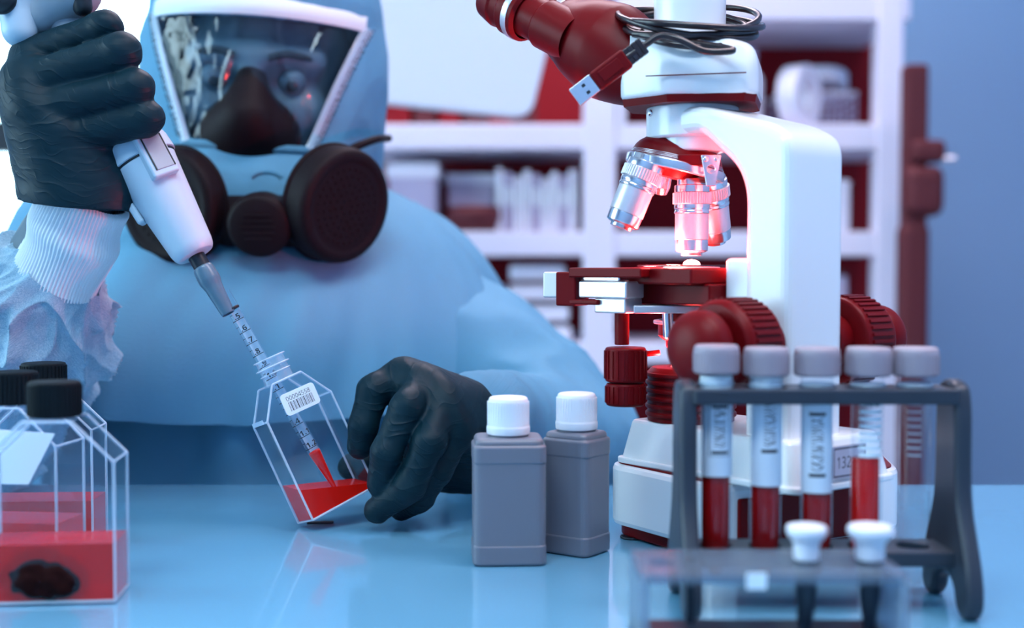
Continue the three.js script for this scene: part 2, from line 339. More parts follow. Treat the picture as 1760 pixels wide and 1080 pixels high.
// ---------------------------------------------------------------- microscope
// local axes: x from the eyepiece side towards the arm's back, z towards the camera's left
const scope = thing('microscope', 'white laboratory microscope with black stage and knobs coloured by red glow, black cable around its head', 'microscope', [0.114, 0, -0.813], -52 * Math.PI / 180);
{
  const inLocal = (px, py, d) => scope.worldToLocal(at(px, py, d));
  scope.updateMatrixWorld(true);
  const plan = (list, inset = 0) => {                               // plan outline [x, z] -> shape in (x, -z), to be stood up
    const c = list.reduce((s, p) => [s[0] + p[0] / list.length, s[1] + p[1] / list.length], [0, 0]);
    return roundShape(list.map(([x, z, r]) => { const k = 1 - inset / Math.hypot(x - c[0], z - c[1]); return [c[0] + (x - c[0]) * k, -(c[1] + (z - c[1]) * k), r ?? 0.008]; }));
  };
  const slab = (shape, y0, y1, bevel) => extrude(shape, y1 - y0, bevel).rotateX(-Math.PI / 2).translate(0, (y0 + y1) / 2, 0);
  const flatAt = (px, d) => { const p = inLocal(px, 455, d); return [p.x, p.z]; };
  const A = flatAt(1048, 0.825), B = flatAt(1240, 0.735), C = flatAt(1552, 0.80), D = flatAt(1500, 0.93), E = flatAt(1130, 0.93);
  const foot = [[...A, 0.012], [...B, 0.014], [...C, 0.014], [...D, 0.02], [...E, 0.02]];
  obj('base', slab(plan(foot), 0.008, 0.0475, 0.0035), M.enamel, scope);
  obj('base_cover', slab(plan(foot, 0.004), 0.0475, 0.0485, 0.0003), M.blackInRedGlow, scope).userData.label = 'dark top of the base';
  obj('base_plate', slab(plan(foot, 0.006), 0.001, 0.008, 0.001), M.blackInRedGlow, scope);
  for (const [x, z] of foot.slice(0, 4)) { const c = [0.03, -0.005]; obj('rubber_foot', turned([[0, 0], [0.008, 0], [0.008, 0.0015], [0, 0.0015]]).translate(c[0] + (x - c[0]) * 0.8, 0, c[1] + (z - c[1]) * 0.8), M.black, scope); }
  {   // black panel let into the back of the base
    const bx = B[0], bz = B[1], dx = C[0] - bx, dz = C[1] - bz, l = Math.hypot(dx, dz), g = box(l * 0.66, 0.030, 0.004, 0, 0, 0, 0.0015);
    g.rotateY(-Math.atan2(dz, dx)).translate(bx + dx * 0.42, 0.0245, bz + dz * 0.42);
    obj('back_panel', g, M.blackInRedGlow, scope);
  }
  // raised pedestal
  const ped = [[-0.036, 0.03, 0.006], [0.115, 0.036, 0.01], [0.115, -0.055, 0.01], [-0.036, -0.05, 0.006]];
  const pedestal = slab(plan(ped), 0.048, 0.077, 0.002);
  { const p = pedestal.attributes.position; for (let i = 0; i < p.count; i++) { const k = 1 - 0.10 * (p.getY(i) - 0.048) / 0.029; p.setX(i, 0.04 + (p.getX(i) - 0.04) * k); p.setZ(i, -0.008 + (p.getZ(i) + 0.008) * k); } pedestal.computeVertexNormals(); }
  obj('pedestal', pedestal, M.enamel, scope);
  obj('pedestal_rim', slab(plan(ped, -0.002), 0.0485, 0.0525, 0.001), M.enamel, scope);
  { // small printed plate "132"
    const tex = canvas(256, 128, (c, w, h) => { c.fillStyle = '#b9b4c6'; c.fillRect(0, 0, w, h); c.strokeStyle = '#3a2c38'; c.lineWidth = 6; c.strokeRect(8, 8, w - 16, h - 16); c.fillStyle = '#2a2028'; c.font = '64px monospace'; c.fillText('132', 26, 88); });
    const g = new THREE.PlaneGeometry(0.03, 0.018); const bx = 0.115, n = box(0.0305, 0.0185, 0.001, 0, 0, -0.0006, 0.0003);
    const pl = obj('serial_plate', n.rotateY(Math.PI / 2).translate(bx + 0.001, 0.064, -0.008), M.satin, scope);
    obj('serial_print', g.rotateY(Math.PI / 2).translate(bx + 0.0022, 0.064, -0.008), mat([1, 1, 1], 0.6, { map: tex }), pl);
  }
  // arm: side outline in x, y
  const arm = roundShape([[-0.012, 0.2555, 0.002], [-0.012, 0.2735, 0.002], [0.026, 0.2725, 0.01], [0.086, 0.2560, 0.012], [0.0995, 0.247, 0.010], [0.0995, 0.07, 0], [0.0655, 0.07, 0], [0.0655, 0.228, 0.018], [0.030, 0.2555, 0.006]]);
  obj('arm', extrude(arm, 0.050, 0.006, 4, 12), M.enamel, scope);
  obj('arm_collar', turned([[0, 0.2545], [0.0275, 0.2545], [0.029, 0.256], [0.029, 0.274], [0.0275, 0.2755], [0, 0.2755]], 64), M.enamel, scope);
  obj('head_ring', turned([[0, 0.2750], [0.031, 0.2750], [0.031, 0.2785], [0, 0.2785]], 64), M.blackInRedGlow, scope);
  obj('clamp_screw', along(turned([[0, 0], [0.0022, 0], [0.0022, 0.0014], [0.0012, 0.0014], [0.0012, 0.0008], [0, 0.0008]], 16), V(-0.0085, 0.2705, 0.0275), V(-0.012, 0.2705, 0.040)), M.chrome, scope);
  // stage carriage on the front of the arm
  obj('stage_carriage', [box(0.020, 0.068, 0.044, 0.058, 0.146, 0, 0.003)], M.enamel, scope);

  // head: faceted housing, turned towards the left
  const head = new THREE.Group(); head.name = 'head'; scope.add(head); head.rotation.y = 38 * Math.PI / 180; head.position.y = 0.2785;
  {   // here x points to the picture's right, z to the camera
    const hull = [];
    for (const [x, y, z] of [[-0.043, 0, 0.02], [-0.043, 0.022, 0.022], [-0.038, 0.048, 0.014], [-0.028, 0.047, 0.024], [-0.018, 0.037, 0.034], [0.028, 0.034, 0.033], [0.0395, 0.030, 0.028], [0.0425, 0.022, 0.030], [0.0425, 0.0, 0.026], [0.036, 0, 0.036], [-0.012, 0, 0.040], [-0.012, 0.012, 0.041], [0.036, 0.014, 0.039], [0.036, 0.034, 0.018]])
      for (const s of [1, -1]) hull.push(V(x, y, z * s));
    const tri = flat(new ConvexGeometry(hull)).attributes.position, planes = [];
    for (let i = 0; i < tri.count; i += 3) { const p = new THREE.Plane().setFromCoplanarPoints(V().fromBufferAttribute(tri, i), V().fromBufferAttribute(tri, i + 1), V().fromBufferAttribute(tri, i + 2)); if (!planes.some((q) => q.normal.dot(p.normal) > 0.995)) planes.push(p); }
    const round = (x, y, z) => { let d = -1; for (const p of planes) d = -smin(-d, -(p.normal.x * x + p.normal.y * y + p.normal.z * z + p.constant), 0.0032); return d; };
    round.lo = [-0.05, -0.003, -0.046]; round.hi = [0.048, 0.055, 0.046];
    obj('housing', surface(round, 0.0018), M.enamel, head);
    obj('housing_seam', [box(0.060, 0.0006, 0.0010, 0.006, 0.0115, 0.0408, 0)], M.blackInRedGlow, head);
    obj('underplate', new ConvexGeometry(hull.filter((p) => p.y < 0.001).flatMap((p) => [V(p.x * 0.95, -0.004, p.z * 0.93), V(p.x * 0.97, 0.0006, p.z * 0.96)])), M.blackInRedGlow, head);
    obj('camera_collar', turned([[0, 0.033], [0.027, 0.033], [0.028, 0.035], [0.026, 0.038], [0.0225, 0.039], [0.0225, 0.070], [0.0215, 0.0715], [0, 0.0715]], 56).translate(-0.002, 0, 0), M.enamel, head);
    obj('camera_body', turned([[0, 0.0715], [0.018, 0.0715], [0.018, 0.11], [0, 0.11]], 48).translate(-0.002, 0, 0), M.blackInRedGlow, head);
    // black binocular housing and eyepieces
    const a0 = V(-0.030, 0.022, -0.002), dir = V(-0.80, 0.46, -0.38).normalize(), p = (t, side = 0, up = 0) => a0.clone().addScaledVector(dir, t).add(V(-0.30, 0, 0.55).multiplyScalar(side)).add(V(0, up, 0));
    obj('binocular_housing', surface(union([bone(p(0.002), p(0.03), 0.024, 0.029), bone(p(0.03), p(0.062), 0.029, 0.023), bone(p(0.012, 0.012, -0.004), p(0.045, 0.012), 0.020, 0.022)], 0.012), 0.0025), M.blackInRedGlow, head);
    for (const s of [0.030, -0.040]) {
      obj('eyepiece_tube', along(turned([[0.0165, 0], [0.0165, 0.028], [0.0145, 0.030], [0.0145, 0.045], [0, 0.045]], 40), p(0.045, s), p(0.1, s)), M.blackInRedGlow, head);
      obj('eyepiece', along(turned([[0.0160, 0], [0.0185, 0.002], [0.0185, 0.016], [0.0165, 0.018], [0.0165, 0.024], [0.0175, 0.026], [0.015, 0.038], [0.010, 0.038], [0.010, 0.034], [0, 0.034]], 40), p(0.088, s), p(0.13, s)), M.blackInRedGlow, head);
      obj('eyepiece_ring', along(turned([[0.0187, 0.005], [0.0190, 0.0055], [0.0190, 0.0095], [0.0187, 0.010]], 40), p(0.088, s), p(0.13, s)), M.satin, head);
    }
  }
  // nosepiece, tilted, with objectives
  const noseC = V(-0.008, 0.2405, 0.006);
  const lean = V(-0.30, 1, 0.30).normalize(); // axis of the turret, leaning up and to the left
  const tiltAxis = V(0.18, 1, -0.16).normalize();
  const nose = new THREE.Group(); nose.name = 'nosepiece'; scope.add(nose);
  nose.position.copy(noseC); nose.quaternion.setFromUnitVectors(UPV, tiltAxis);
  obj('turret_body', turned([[0, -0.004], [0.030, -0.004], [0.0305, 0.000], [0.027, 0.008], [0.020, 0.014], [0, 0.014]], 64, 0.0015), M.blackInRedGlow, nose);
  obj('turret_ring', [turned([[0.028, -0.006], [0.0315, -0.006], [0.032, -0.0045], [0.032, -0.0005], [0.0305, 0.0005], [0.028, 0.0005]], 72), ...Array.from({ length: 6 }, (_, i) => new THREE.TorusGeometry(0.0300 - i * 0.0005, 0.00025, 6, 64).rotateX(Math.PI / 2).translate(0, 0.0012 + i * 0.0009, 0))], M.chrome, nose);
  obj('turret_hub', turned([[0, -0.010], [0.012, -0.010], [0.016, -0.005], [0, -0.005]], 40), M.blackInRedGlow, nose);
  // fixed bracket with detent spring, beside the turret
  obj('nosepiece_mount', [turned([[0, 0.2460], [0.020, 0.2460], [0.021, 0.2475], [0.021, 0.2550], [0, 0.2550]], 48).translate(0.004, 0, 0.004)], M.enamel, scope);
  const springShape = roundShape([[-0.0062, 0.009, 0.001], [-0.0028, -0.010, 0.001], [0.0028, -0.010, 0.001], [0.0062, 0.009, 0.001]]), hole = new THREE.Path(); hole.absarc(0, 0.0005, 0.0024, 0, 2 * Math.PI); springShape.holes.push(hole);
  const sp = inLocal(1222, 292, 0.783), faceCam = (g) => g.rotateY(52 * Math.PI / 180).translate(sp.x, sp.y, sp.z);
  const spring = obj('detent_spring', faceCam(extrude(springShape, 0.0014, 0.0003, 1, 10)), M.chrome, scope);
  obj('screw', [-0.0033, 0.0033].map((s) => faceCam(along(turned([[0, 0], [0.0017, 0], [0.0017, 0.0010], [0, 0.0014]], 14), V(s, 0.0065, 0.0006), V(s, 0.0065, 1)))), M.chrome, spring);
  obj('spring_post', [faceCam(box(0.020, 0.007, 0.010, -0.010, 0.006, -0.006, 0.001))], M.blackInRedGlow, scope);
  function objective(name, a, b, len, r, text, label) {
    const o = new THREE.Group(); o.name = name; scope.add(o);
    o.position.copy(a); o.quaternion.setFromUnitVectors(V(0, -1, 0), b.clone().sub(a).normalize());
    if (label) o.userData.label = label;
    const L = (pts) => turned(pts.map(([q, y]) => [q * r, -y * len]).reverse(), 48, 0.0003);
    obj('mount', L([[0, -0.06], [0.78, -0.06], [0.78, 0.03], [0.92, 0.03], [0.92, 0.13], [0, 0.13]]), M.chrome, o);
    const kn = [turned([[0, -0.29 * len], [0.97 * r, -0.29 * len], [0.97 * r, -0.13 * len], [0, -0.13 * len]].map((q) => q), 48)];
    for (let i = 0; i < 44; i++) { const q = i / 44 * 2 * Math.PI; kn.push(box(r * 0.075, len * 0.15, r * 0.06, Math.cos(q) * r * 0.97, -0.21 * len, Math.sin(q) * r * 0.97, 0)); }
    obj('knurled_ring', kn, M.satin, o);
    obj('lower_ring', L([[0, 0.29], [0.93, 0.29], [0.93, 0.35], [0.90, 0.36], [0.90, 0.38], [0.93, 0.385], [0.93, 0.42], [0, 0.42]]), M.chrome, o);
    obj('barrel', L([[0, 0.42], [0.88, 0.42], [0.88, 0.78], [0, 0.78]]), M.satin, o);
    obj('nose', L([[0, 0.78], [0.86, 0.78], [0.84, 0.93], [0.70, 0.95], [0.55, 0.955], [0.55, 1.0], [0.25, 1.0], [0.2, 0.985], [0, 0.985]]), M.chrome, o);
    if (text) {
      const t = canvas(512, 256, (c, w, h) => { c.clearRect(0, 0, w, h); c.fillStyle = '#3a0f14'; c.font = 'bold 84px sans-serif'; text.forEach((s, i) => c.fillText(s, 20, 100 + i * 110)); });
      obj('engraving', new THREE.CylinderGeometry(r * 0.885, r * 0.885, len * 0.30, 24, 1, true, text.from ?? -0.5, 1.5).translate(0, -0.60 * len, 0), mat([1, 1, 1], 0.6, { map: t, transparent: true }), o);
    }
    return o;
  }
  const down = (p, q) => V(p.x + q.x, p.y + q.y, p.z + q.z);
  const o2 = V(0.0, 0.2275, 0.0); objective('objective', o2, V(0, 0.18, 0), 0.046, 0.0120, null, 'upright objective above the stage');
  const o1a = inLocal(1113, 277, 0.800), o1b = inLocal(1066, 392, 0.800); objective('objective', o1a, o1b, o1a.distanceTo(o1b), 0.0125, null, 'slanting objective on the left');
  const o3a = inLocal(1219, 305, 0.845), o3b = inLocal(1230, 418, 0.86); const tx = ['40/1.25', '160/0.17']; tx.from = -1.4; objective('objective', o3a, o3b, o3a.distanceTo(o3b), 0.0125, tx, 'engraved objective behind the upright one');
  obj('turret_stub', along(turned([[0, 0], [0.006, 0], [0.006, 0.008], [0.0045, 0.013], [0, 0.013]], 24), inLocal(1140, 300, 0.83), inLocal(1132, 345, 0.835)), M.chrome, scope);

  // stage and what hangs under it
  obj('stage', [box(0.094, 0.010, 0.098, -0.004, 0.1690, -0.004, 0.0015), box(0.07, 0.013, 0.075, 0.012, 0.1580, -0.004, 0.0015)], M.blackInRedGlow, scope);
  obj('stage_insert', turned([[0, 0.1738], [0.018, 0.1738], [0.018, 0.1745], [0, 0.1745]], 40), M.satin, scope);
  { // mechanical slide holder, reaching out to the left
    const L = (px0, py0, d0, px1, py1, d1, t, h) => { const a = inLocal(px0, (py0 + py1) / 2, d0), b = inLocal(px1, (py0 + py1) / 2, d1), l = Math.hypot(b.x - a.x, b.z - a.z), g = box(l, h, t, 0, 0, 0, 0.0012); return g.rotateY(-Math.atan2(b.z - a.z, b.x - a.x)).translate((a.x + b.x) / 2, (a.y + b.y) / 2, (a.z + b.z) / 2); };
    obj('holder_end_block', L(943, 467, 0.830, 970, 512, 0.824, 0.016, 0.0165), M.satin, scope);
    obj('holder_end_plate', L(967, 467, 0.822, 1001, 526, 0.815, 0.020, 0.0215), M.blackInRedGlow, scope);
    obj('holder_rail', L(985, 460, 0.812, 1110, 478, 0.775, 0.010, 0.0062), M.blackInRedGlow, scope);
    obj('holder_slide', L(1004, 472, 0.815, 1075, 484, 0.79, 0.012, 0.0045), M.chrome, scope);
    obj('holder_body', L(1010, 484, 0.812, 1092, 512, 0.785, 0.018, 0.0105), M.satin, scope);
    obj('holder_strip', L(990, 514, 0.815, 1040, 524, 0.80, 0.016, 0.0034), M.blackInRedGlow, scope);
    obj('knob_bracket', L(1036, 512, 0.806, 1090, 538, 0.79, 0.018, 0.0094), M.satin, scope);
    const s = inLocal(1069, 537, 0.797);
    obj('knob_shaft', turned([[0, 0.126], [0.0045, 0.126], [0.0045, 0.150], [0, 0.150]], 24).translate(s.x, 0, s.z), M.blackInRedGlow, scope);
    const ribbed = (r, y0, y1, n, x, z, depth = 0.0009) => { const g = []; g.push(turned([[0, y0], [r - depth, y0], [r, y0 + 0.0012], [r, y1 - 0.0012], [r - depth, y1], [0, y1]], 48)); for (let i = 0; i < n; i++) { const q = i / n * 2 * Math.PI; g.push(box(depth * 1.6, y1 - y0 - 0.004, r * 2.2 / n, 0, (y0 + y1) / 2, 0, 0).translate(r, 0, 0).rotateY(q)); } return g.map((e) => e.translate(x, 0, z)); };
    const k = inLocal(1075, 660, 0.797);
    obj('stage_knob', ribbed(0.0128, 0.1030, 0.1245, 22, k.x, k.z), M.blackInRedGlow, scope);
    obj('stage_knob', ribbed(0.0122, 0.0880, 0.1022, 22, k.x, k.z), M.blackInRedGlow, scope);
    // condenser
    const c0 = inLocal(1165, 560, 0.80);
    obj('condenser_plate', [box(0.044, 0.005, 0.030, 0, 0, 0, 0.001).rotateY(0.9).translate(c0.x - 0.004, 0.1485, c0.z + 0.006)], M.satin, scope);
    obj('condenser', [turned([[0, 0.128], [0.017, 0.128], [0.021, 0.131], [0.021, 0.138], [0.015, 0.140], [0.015, 0.150], [0, 0.150]], 48), turned([[0, 0.122], [0.014, 0.122], [0.016, 0.124], [0.016, 0.128], [0, 0.128]], 48)], M.blackInRedGlow, scope);
    obj('condenser_ring', [turned([[0.0205, 0.1385], [0.024, 0.1385], [0.024, 0.1408], [0.0205, 0.1408]], 48)], M.satin, scope);
    obj('condenser_screw', [along(turned([[0, 0], [0.0035, 0], [0.0035, 0.016], [0.0045, 0.0165], [0.0045, 0.020], [0, 0.020]], 20), V(0.004, 0.1305, 0.024), V(0.004, 0.1605, 0.026))], M.chrome, scope);
    obj('condenser_lever', along(turned([[0, 0], [0.0018, 0], [0.0018, 0.012], [0.003, 0.013], [0.003, 0.018], [0, 0.018]], 16), V(-0.014, 0.120, 0.014), V(-0.03, 0.117, 0.035)), M.blackInRedGlow, scope);
    // illuminator on the pedestal
    const il = [turned([[0, 0.077], [0.0275, 0.077], [0.0275, 0.108], [0.025, 0.111], [0.015, 0.111], [0.015, 0.1105], [0, 0.1105]], 56)];
    for (let i = 0; i < 6; i++) il.push(turned([[0.0275, 0.080 + i * 0.005], [0.0288, 0.0803 + i * 0.005], [0.0288, 0.0827 + i * 0.005], [0.0275, 0.083 + i * 0.005]], 56));
    obj('illuminator_housing', il, M.blackInRedGlow, scope);
    // focus knobs on both sides of the arm
    const axis = (g, z0, dirn) => along(g, V(0.082, 0.1305, z0), V(0.082, 0.1305, z0 + dirn));
    const coarse = () => { const g = [turned([[0, 0], [0.0245, 0], [0.0262, 0.002], [0.0262, 0.026], [0.0235, 0.030], [0, 0.030]], 64, 0.001)]; for (let i = 0; i < 40; i++) { g.push(box(0.0022, 0.020, 0.0018, 0.0262, 0.014, 0, 0).rotateY(i / 40 * 2 * Math.PI)); } return g; };
    const fine = () => lathe([...Array.from({ length: 14 }, (_, i) => { const q = i / 13 * Math.PI / 2; return [0.0205 * Math.cos(q * 0.98 ** 0) + 0.0, 0.012 + 0.012 * Math.sin(q)]; }).reverse(), [0.0205, 0.006], [0.018, 0.002], [0.012, 0.0], [0, 0]].reverse(), 48);
    for (const [s, z0] of [[1, 0.025], [-1, -0.025]]) {
      obj('focus_shaft', axis(turned([[0, 0], [0.016, 0], [0.016, 0.012], [0, 0.012]], 32), z0, s), M.blackInRedGlow, scope);
      obj('coarse_focus_knob', coarse().map((g) => axis(flat(g), z0 + s * 0.012, s)), M.blackInRedGlow, scope);
      obj('fine_focus_knob', axis(fine(), z0 + s * 0.043, s), M.blackInRedGlow, scope);
    }
  }
  // slide, and an added red lamp standing in for a lens flare
  obj('specimen_slide', box(0.026, 0.0012, 0.070, 0.0, 0.1752, 0.0, 0.0003), M.glassPane, scope);
  obj('added_red_lamp', lathe([[0, 0.1758], [0.0055, 0.1758], [0.005, 0.1775], [0.003, 0.1788], [0, 0.1793]], 24), mat([1, 0.6, 0.55], 0.5, { emissive: lin(1.0, 0.55, 0.5), emissiveIntensity: 6 }), scope).userData.label = 'added glowing red spot in place of a lens flare';
  const red = new THREE.PointLight(lin(1.0, 0.085, 0.08), 0.13); red.name = 'added_red_glow';  // added red light that reddens the parts around the stage
  red.position.copy(scope.localToWorld(V(-0.004, 0.182, 0.012))); red.shadow.radius = 0.25; red.castShadow = true; scene.add(red);
  obj('added_under_lamp', lathe([[0.013, 0.1108], [0.0125, 0.1125], [0.008, 0.1140], [0, 0.1146]].reverse(), 32), mat([1, 0.6, 0.55], 0.4, { emissive: lin(1.0, 0.3, 0.28), emissiveIntensity: 1.0 }), scope);  // added glow on the housing, from no visible source
  const low = new THREE.SpotLight(lin(1.0, 0.07, 0.065), 0.05, 0, 1.25, 0.3); low.name = 'added_under_glow';  // added upward red light for the parts under the stage
  low.position.copy(scope.localToWorld(V(-0.012, 0.1165, 0.014))); low.target.position.copy(scope.localToWorld(V(-0.012, 0.5, 0.014))); low.target.name = 'added_under_aim'; scene.add(low.target); low.shadow.radius = 0.25; low.castShadow = true; scene.add(low);
}
// the cable wound round the head is a thing of its own
{
  const t = thing('usb_cable', 'black cable coiled around the microscope head, its metal plug hanging left', 'cable');
  const c = at(1186, 38, 0.813), pts = [];
  for (let i = 0; i <= 5 * 16; i++) {
    const q = i / 16 * 2 * Math.PI + 2.6, turn_ = i / 16, rx = 0.038 + 0.004 * Math.sin(turn_ * 2.4) + 0.0012 * turn_, rz = 0.039 + 0.002 * Math.cos(turn_ * 3.1), front = Math.sin(q);
    pts.push(V(c.x + Math.cos(q) * rx, c.y - 0.002 - 0.013 * front + 0.0036 * Math.sin(turn_ * 2.1 + 0.6) + 0.004 * Math.cos(q + turn_), c.z + front * rz));
  }
  const e = pts[pts.length - 1];
  pts.push(at(1255, 84, 0.762), at(1212, 88, 0.759), at(1168, 68, 0.762), at(1135, 62, 0.767), at(1108, 78, 0.768));
  obj('cord', tube(pts, 0.0021, 640, 8), M.cable, t);
  const p0 = at(1108, 77, 0.768), p1 = at(1078, 100, 0.768), p2 = at(1022, 142, 0.768), p3 = at(988, 168, 0.768);
  const sr = []; for (let i = 0; i < 4; i++) { const a = p0.clone().lerp(p1, i / 4 + 0.05); sr.push(along(box(0.0105, 0.0035, 0.006, 0, 0.0018, 0, 0.0008), a, p1)); }
  obj('strain_relief', [along(turned([[0.0026, 0], [0.0036, p0.distanceTo(p1)]], 16), p0, p1), ...sr], M.cable, t);
  const lb = p1.distanceTo(p2);
  obj('plug_body', [along(box(0.0125, lb, 0.0075, 0, lb / 2, 0, 0.0016), p1, p2), along(box(0.007, lb * 0.6, 0.0012, 0, lb * 0.52, 0.0038, 0.0004), p1, p2)], M.blackInRedGlow, t);
  const lp = p2.distanceTo(p3);
  const plug = obj('plug_metal', along(box(0.0118, lp, 0.0045, 0, lp / 2, 0, 0.0005), p2, p3), M.chrome, t);
  obj('plug_hole', [-0.0025, 0.0025].map((x) => along(box(0.0018, 0.0022, 0.0004, x, lp * 0.45, 0.0023, 0), p2, p3)), M.black, plug);
}

// ---------------------------------------------------------------- culture flasks
// edges and faces of a flask body: outline [x, y] of its broad face, thickness T
function flaskShell(parent, { W, T, H1, H2, neckR, neckTop, rim = true }, cap, capMat) {
  const w = W / 2, n = neckR * 1.08;
  const outline = [[-w, 0, 0.004], [w, 0, 0.004], [w, H1, 0.002], [n, H2, 0.002], [-n, H2, 0.002], [-w, H1, 0.002]];
  obj('body', extrude(roundShape(outline), T, 0.0022, 3), M.clear, parent);
  const e = T / 2 - 0.0008, P = (x, y, z) => V(x, y, z), c = [[-w + 0.001, 0.001], [w - 0.001, 0.001], [w - 0.001, H1], [n, H2 - 0.001], [-n, H2 - 0.001], [-w + 0.001, H1]], rods = [];
  for (const z of [e, -e]) for (let i = 0; i < 6; i++) { const a = c[i], b = c[(i + 1) % 6]; rods.push(rod(P(a[0], a[1], z), P(b[0], b[1], z), 0.0008)); }
  for (const [x, y] of [c[0], c[1], c[2], c[5]]) rods.push(rod(P(x, y, -e), P(x, y, e), 0.0007));
  obj('edge_glint', rods, M.clearEdge, parent);  // paler rods along the edges, bright edge glints put into colour and shape
  const nl = neckTop - H2;
  obj('neck', turned([[neckR, H2 - 0.002], [neckR * 0.94, H2 + nl * 0.5], [neckR * 0.94, neckTop]], 40, 0.0003), M.neckClear, parent);
  if (!cap) obj('neck_rim', [turned([[neckR * 0.94, neckTop - 0.0012], [neckR * 1.08, neckTop - 0.0012], [neckR * 1.08, neckTop], [neckR * 0.9, neckTop]], 40), turned([[neckR * 0.95, neckTop - nl * 0.34], [neckR * 1.16, neckTop - nl * 0.36], [neckR * 1.16, neckTop - nl * 0.42], [neckR * 0.95, neckTop - nl * 0.44]], 40), turned([[neckR * 0.95, neckTop - nl * 0.62], [neckR * 1.05, neckTop - nl * 0.64], [neckR * 1.05, neckTop - nl * 0.68], [neckR * 0.95, neckTop - nl * 0.70]], 40)], M.clearEdge, parent);
  else {
    const [cr, ch] = cap, g = [turned([[0, neckTop - ch * 0.8], [cr, neckTop - ch * 0.8], [cr, neckTop + ch * 0.15], [cr * 0.94, neckTop + ch * 0.2], [0, neckTop + ch * 0.2]], 48, 0.0006)];
    for (let i = 0; i < 36; i++) g.push(box(0.0012, ch * 0.85, 0.0011, cr, neckTop - ch * 0.32, 0, 0).rotateY(i / 36 * 2 * Math.PI));
    obj('cap', g, capMat, parent);
  }
}
function rod(a, b, r, seg = 8) { return along(new THREE.CylinderGeometry(r, r, a.distanceTo(b), seg).translate(0, a.distanceTo(b) / 2, 0), a, b); }
// the liquid standing in a box-shaped flask, level in the world: the part of the box below y = level
function pool(o, w, t, h, level, inset = 0.0016) {
  o.updateMatrixWorld(true);
  const c = [];
  for (const x of [-w / 2 + inset, w / 2 - inset]) for (const y of [inset, h]) for (const z of [-t / 2 + inset, t / 2 - inset]) c.push(o.localToWorld(V(x, y, z)));
  const pts = c.filter((p) => p.y <= level);
  for (let i = 0; i < 8; i++) for (const b of [1, 2, 4]) if (!(i & b)) { const p = c[i], q = c[i | b]; if ((p.y - level) * (q.y - level) < 0) pts.push(p.clone().lerp(q, (level - p.y) / (q.y - p.y))); }
  return new ConvexGeometry(pts);
}
const TILTED = { W: 0.053, T: 0.0255, H1: 0.072, H2: 0.094, neckR: 0.0105, neckTop: 0.1105 };
{
  const f = thing('culture_flask', 'open clear culture flask tilted on its corner with a barcode label', 'flask');
  f.quaternion.setFromAxisAngle(V(0, 0, 1), 24.5 * Math.PI / 180).multiply(new THREE.Quaternion().setFromAxisAngle(UPV, 36 * Math.PI / 180));
  const corner = V(-TILTED.W / 2, 0, -TILTED.T / 2).applyQuaternion(f.quaternion), foot = at(511, 905, 0.855);
  f.position.set(foot.x - corner.x, 0.0008 - corner.y, foot.z - corner.z);
  flaskShell(f, TILTED);
  const tex = canvas(512, 300, (c, w, h) => {
    c.fillStyle = '#dcecf8'; c.fillRect(0, 0, w, h); c.fillStyle = '#10222c'; c.font = '98px sans-serif'; c.fillText('00004558', 34, 104);
    const bars = [7, 3, 12, 4, 3, 9, 5, 3, 14, 4, 6, 3, 10, 3, 5, 12, 4, 3, 8, 6, 3, 11, 4, 5]; let x = 44;
    bars.forEach((b, i) => { c.fillRect(x, 122, b * 1.25, 150); x += b * 1.25 + (i % 3 === 0 ? 13 : 9); });
  });
  // label on the sloping front face, near the neck
  const lab = new THREE.Group(); lab.name = 'barcode_label'; f.add(lab); lab.position.set(0.002, 0.0765, TILTED.T / 2 + 0.0006);
  obj('label_sheet', extrude(rr(0.0265, 0.0150, 0.003), 0.0006, 0.0001, 1), mat([0.72, 0.85, 0.94], 0.6), lab);
  obj('label_print', new THREE.PlaneGeometry(0.0225, 0.0128).translate(0, 0, 0.0004), mat([1, 1, 1], 0.6, { map: tex }), lab);
  lab.rotation.z = -0.02;
  tag(obj('culture_medium', pool(f, TILTED.W, TILTED.T, 0.075, 0.0275), M.liquid), 'clear red liquid standing level in the tilted open flask', 'liquid');
  // pale strip on the narrow side, a facet's reflection put into its colour
  obj('side_glint', span(-TILTED.W / 2 - 0.0008, 0.0715, -0.009, -TILTED.W / 2 - 0.0002, 0.0745, 0.009, 0), M.clearEdge, f);
}
const STOOD = { W: 0.069, T: 0.036, H1: 0.0735, H2: 0.0955, neckR: 0.0115, neckTop: 0.1105 };
const standing = [[-0.2410, -0.672, 0.10, 'capped flask nearest the camera at the left edge, reflection shaped as a dark lump in red liquid', 0.0315, 'red liquid with a reflection shaped as a lump in the front capped flask'],
  [-0.2870, -0.735, -0.12, 'capped flask with a big white label, cut by the left edge', 0.030, 'red liquid in the white-labelled flask at the left edge'],
  [-0.2935, -0.800, 0.06, 'capped flask standing behind the two other capped flasks', 0.030, 'red liquid in the rearmost of the capped flasks']];
standing.forEach(([x, z, turn, label, level, liquidLabel], i) => {
  const f = thing('culture_flask', label, 'flask', [x, 0.0005, z], turn, 'capped flasks at the left');
  flaskShell(f, STOOD, [0.0135, 0.0185], M.capBlack);
  if (i === 1) obj('label', extrude(roundShape([[-0.020, 0.052, 0.001], [0.012, 0.052, 0.001], [0.028, 0.081, 0.001], [-0.020, 0.0835, 0.001]]), 0.0006, 0.0001, 1).translate(0.006, 0, STOOD.T / 2 + 0.0006), M.paper, f);
  tag(obj('culture_medium', pool(f, STOOD.W, STOOD.T, 0.07, level), M.liquid), liquidLabel, 'liquid');
});
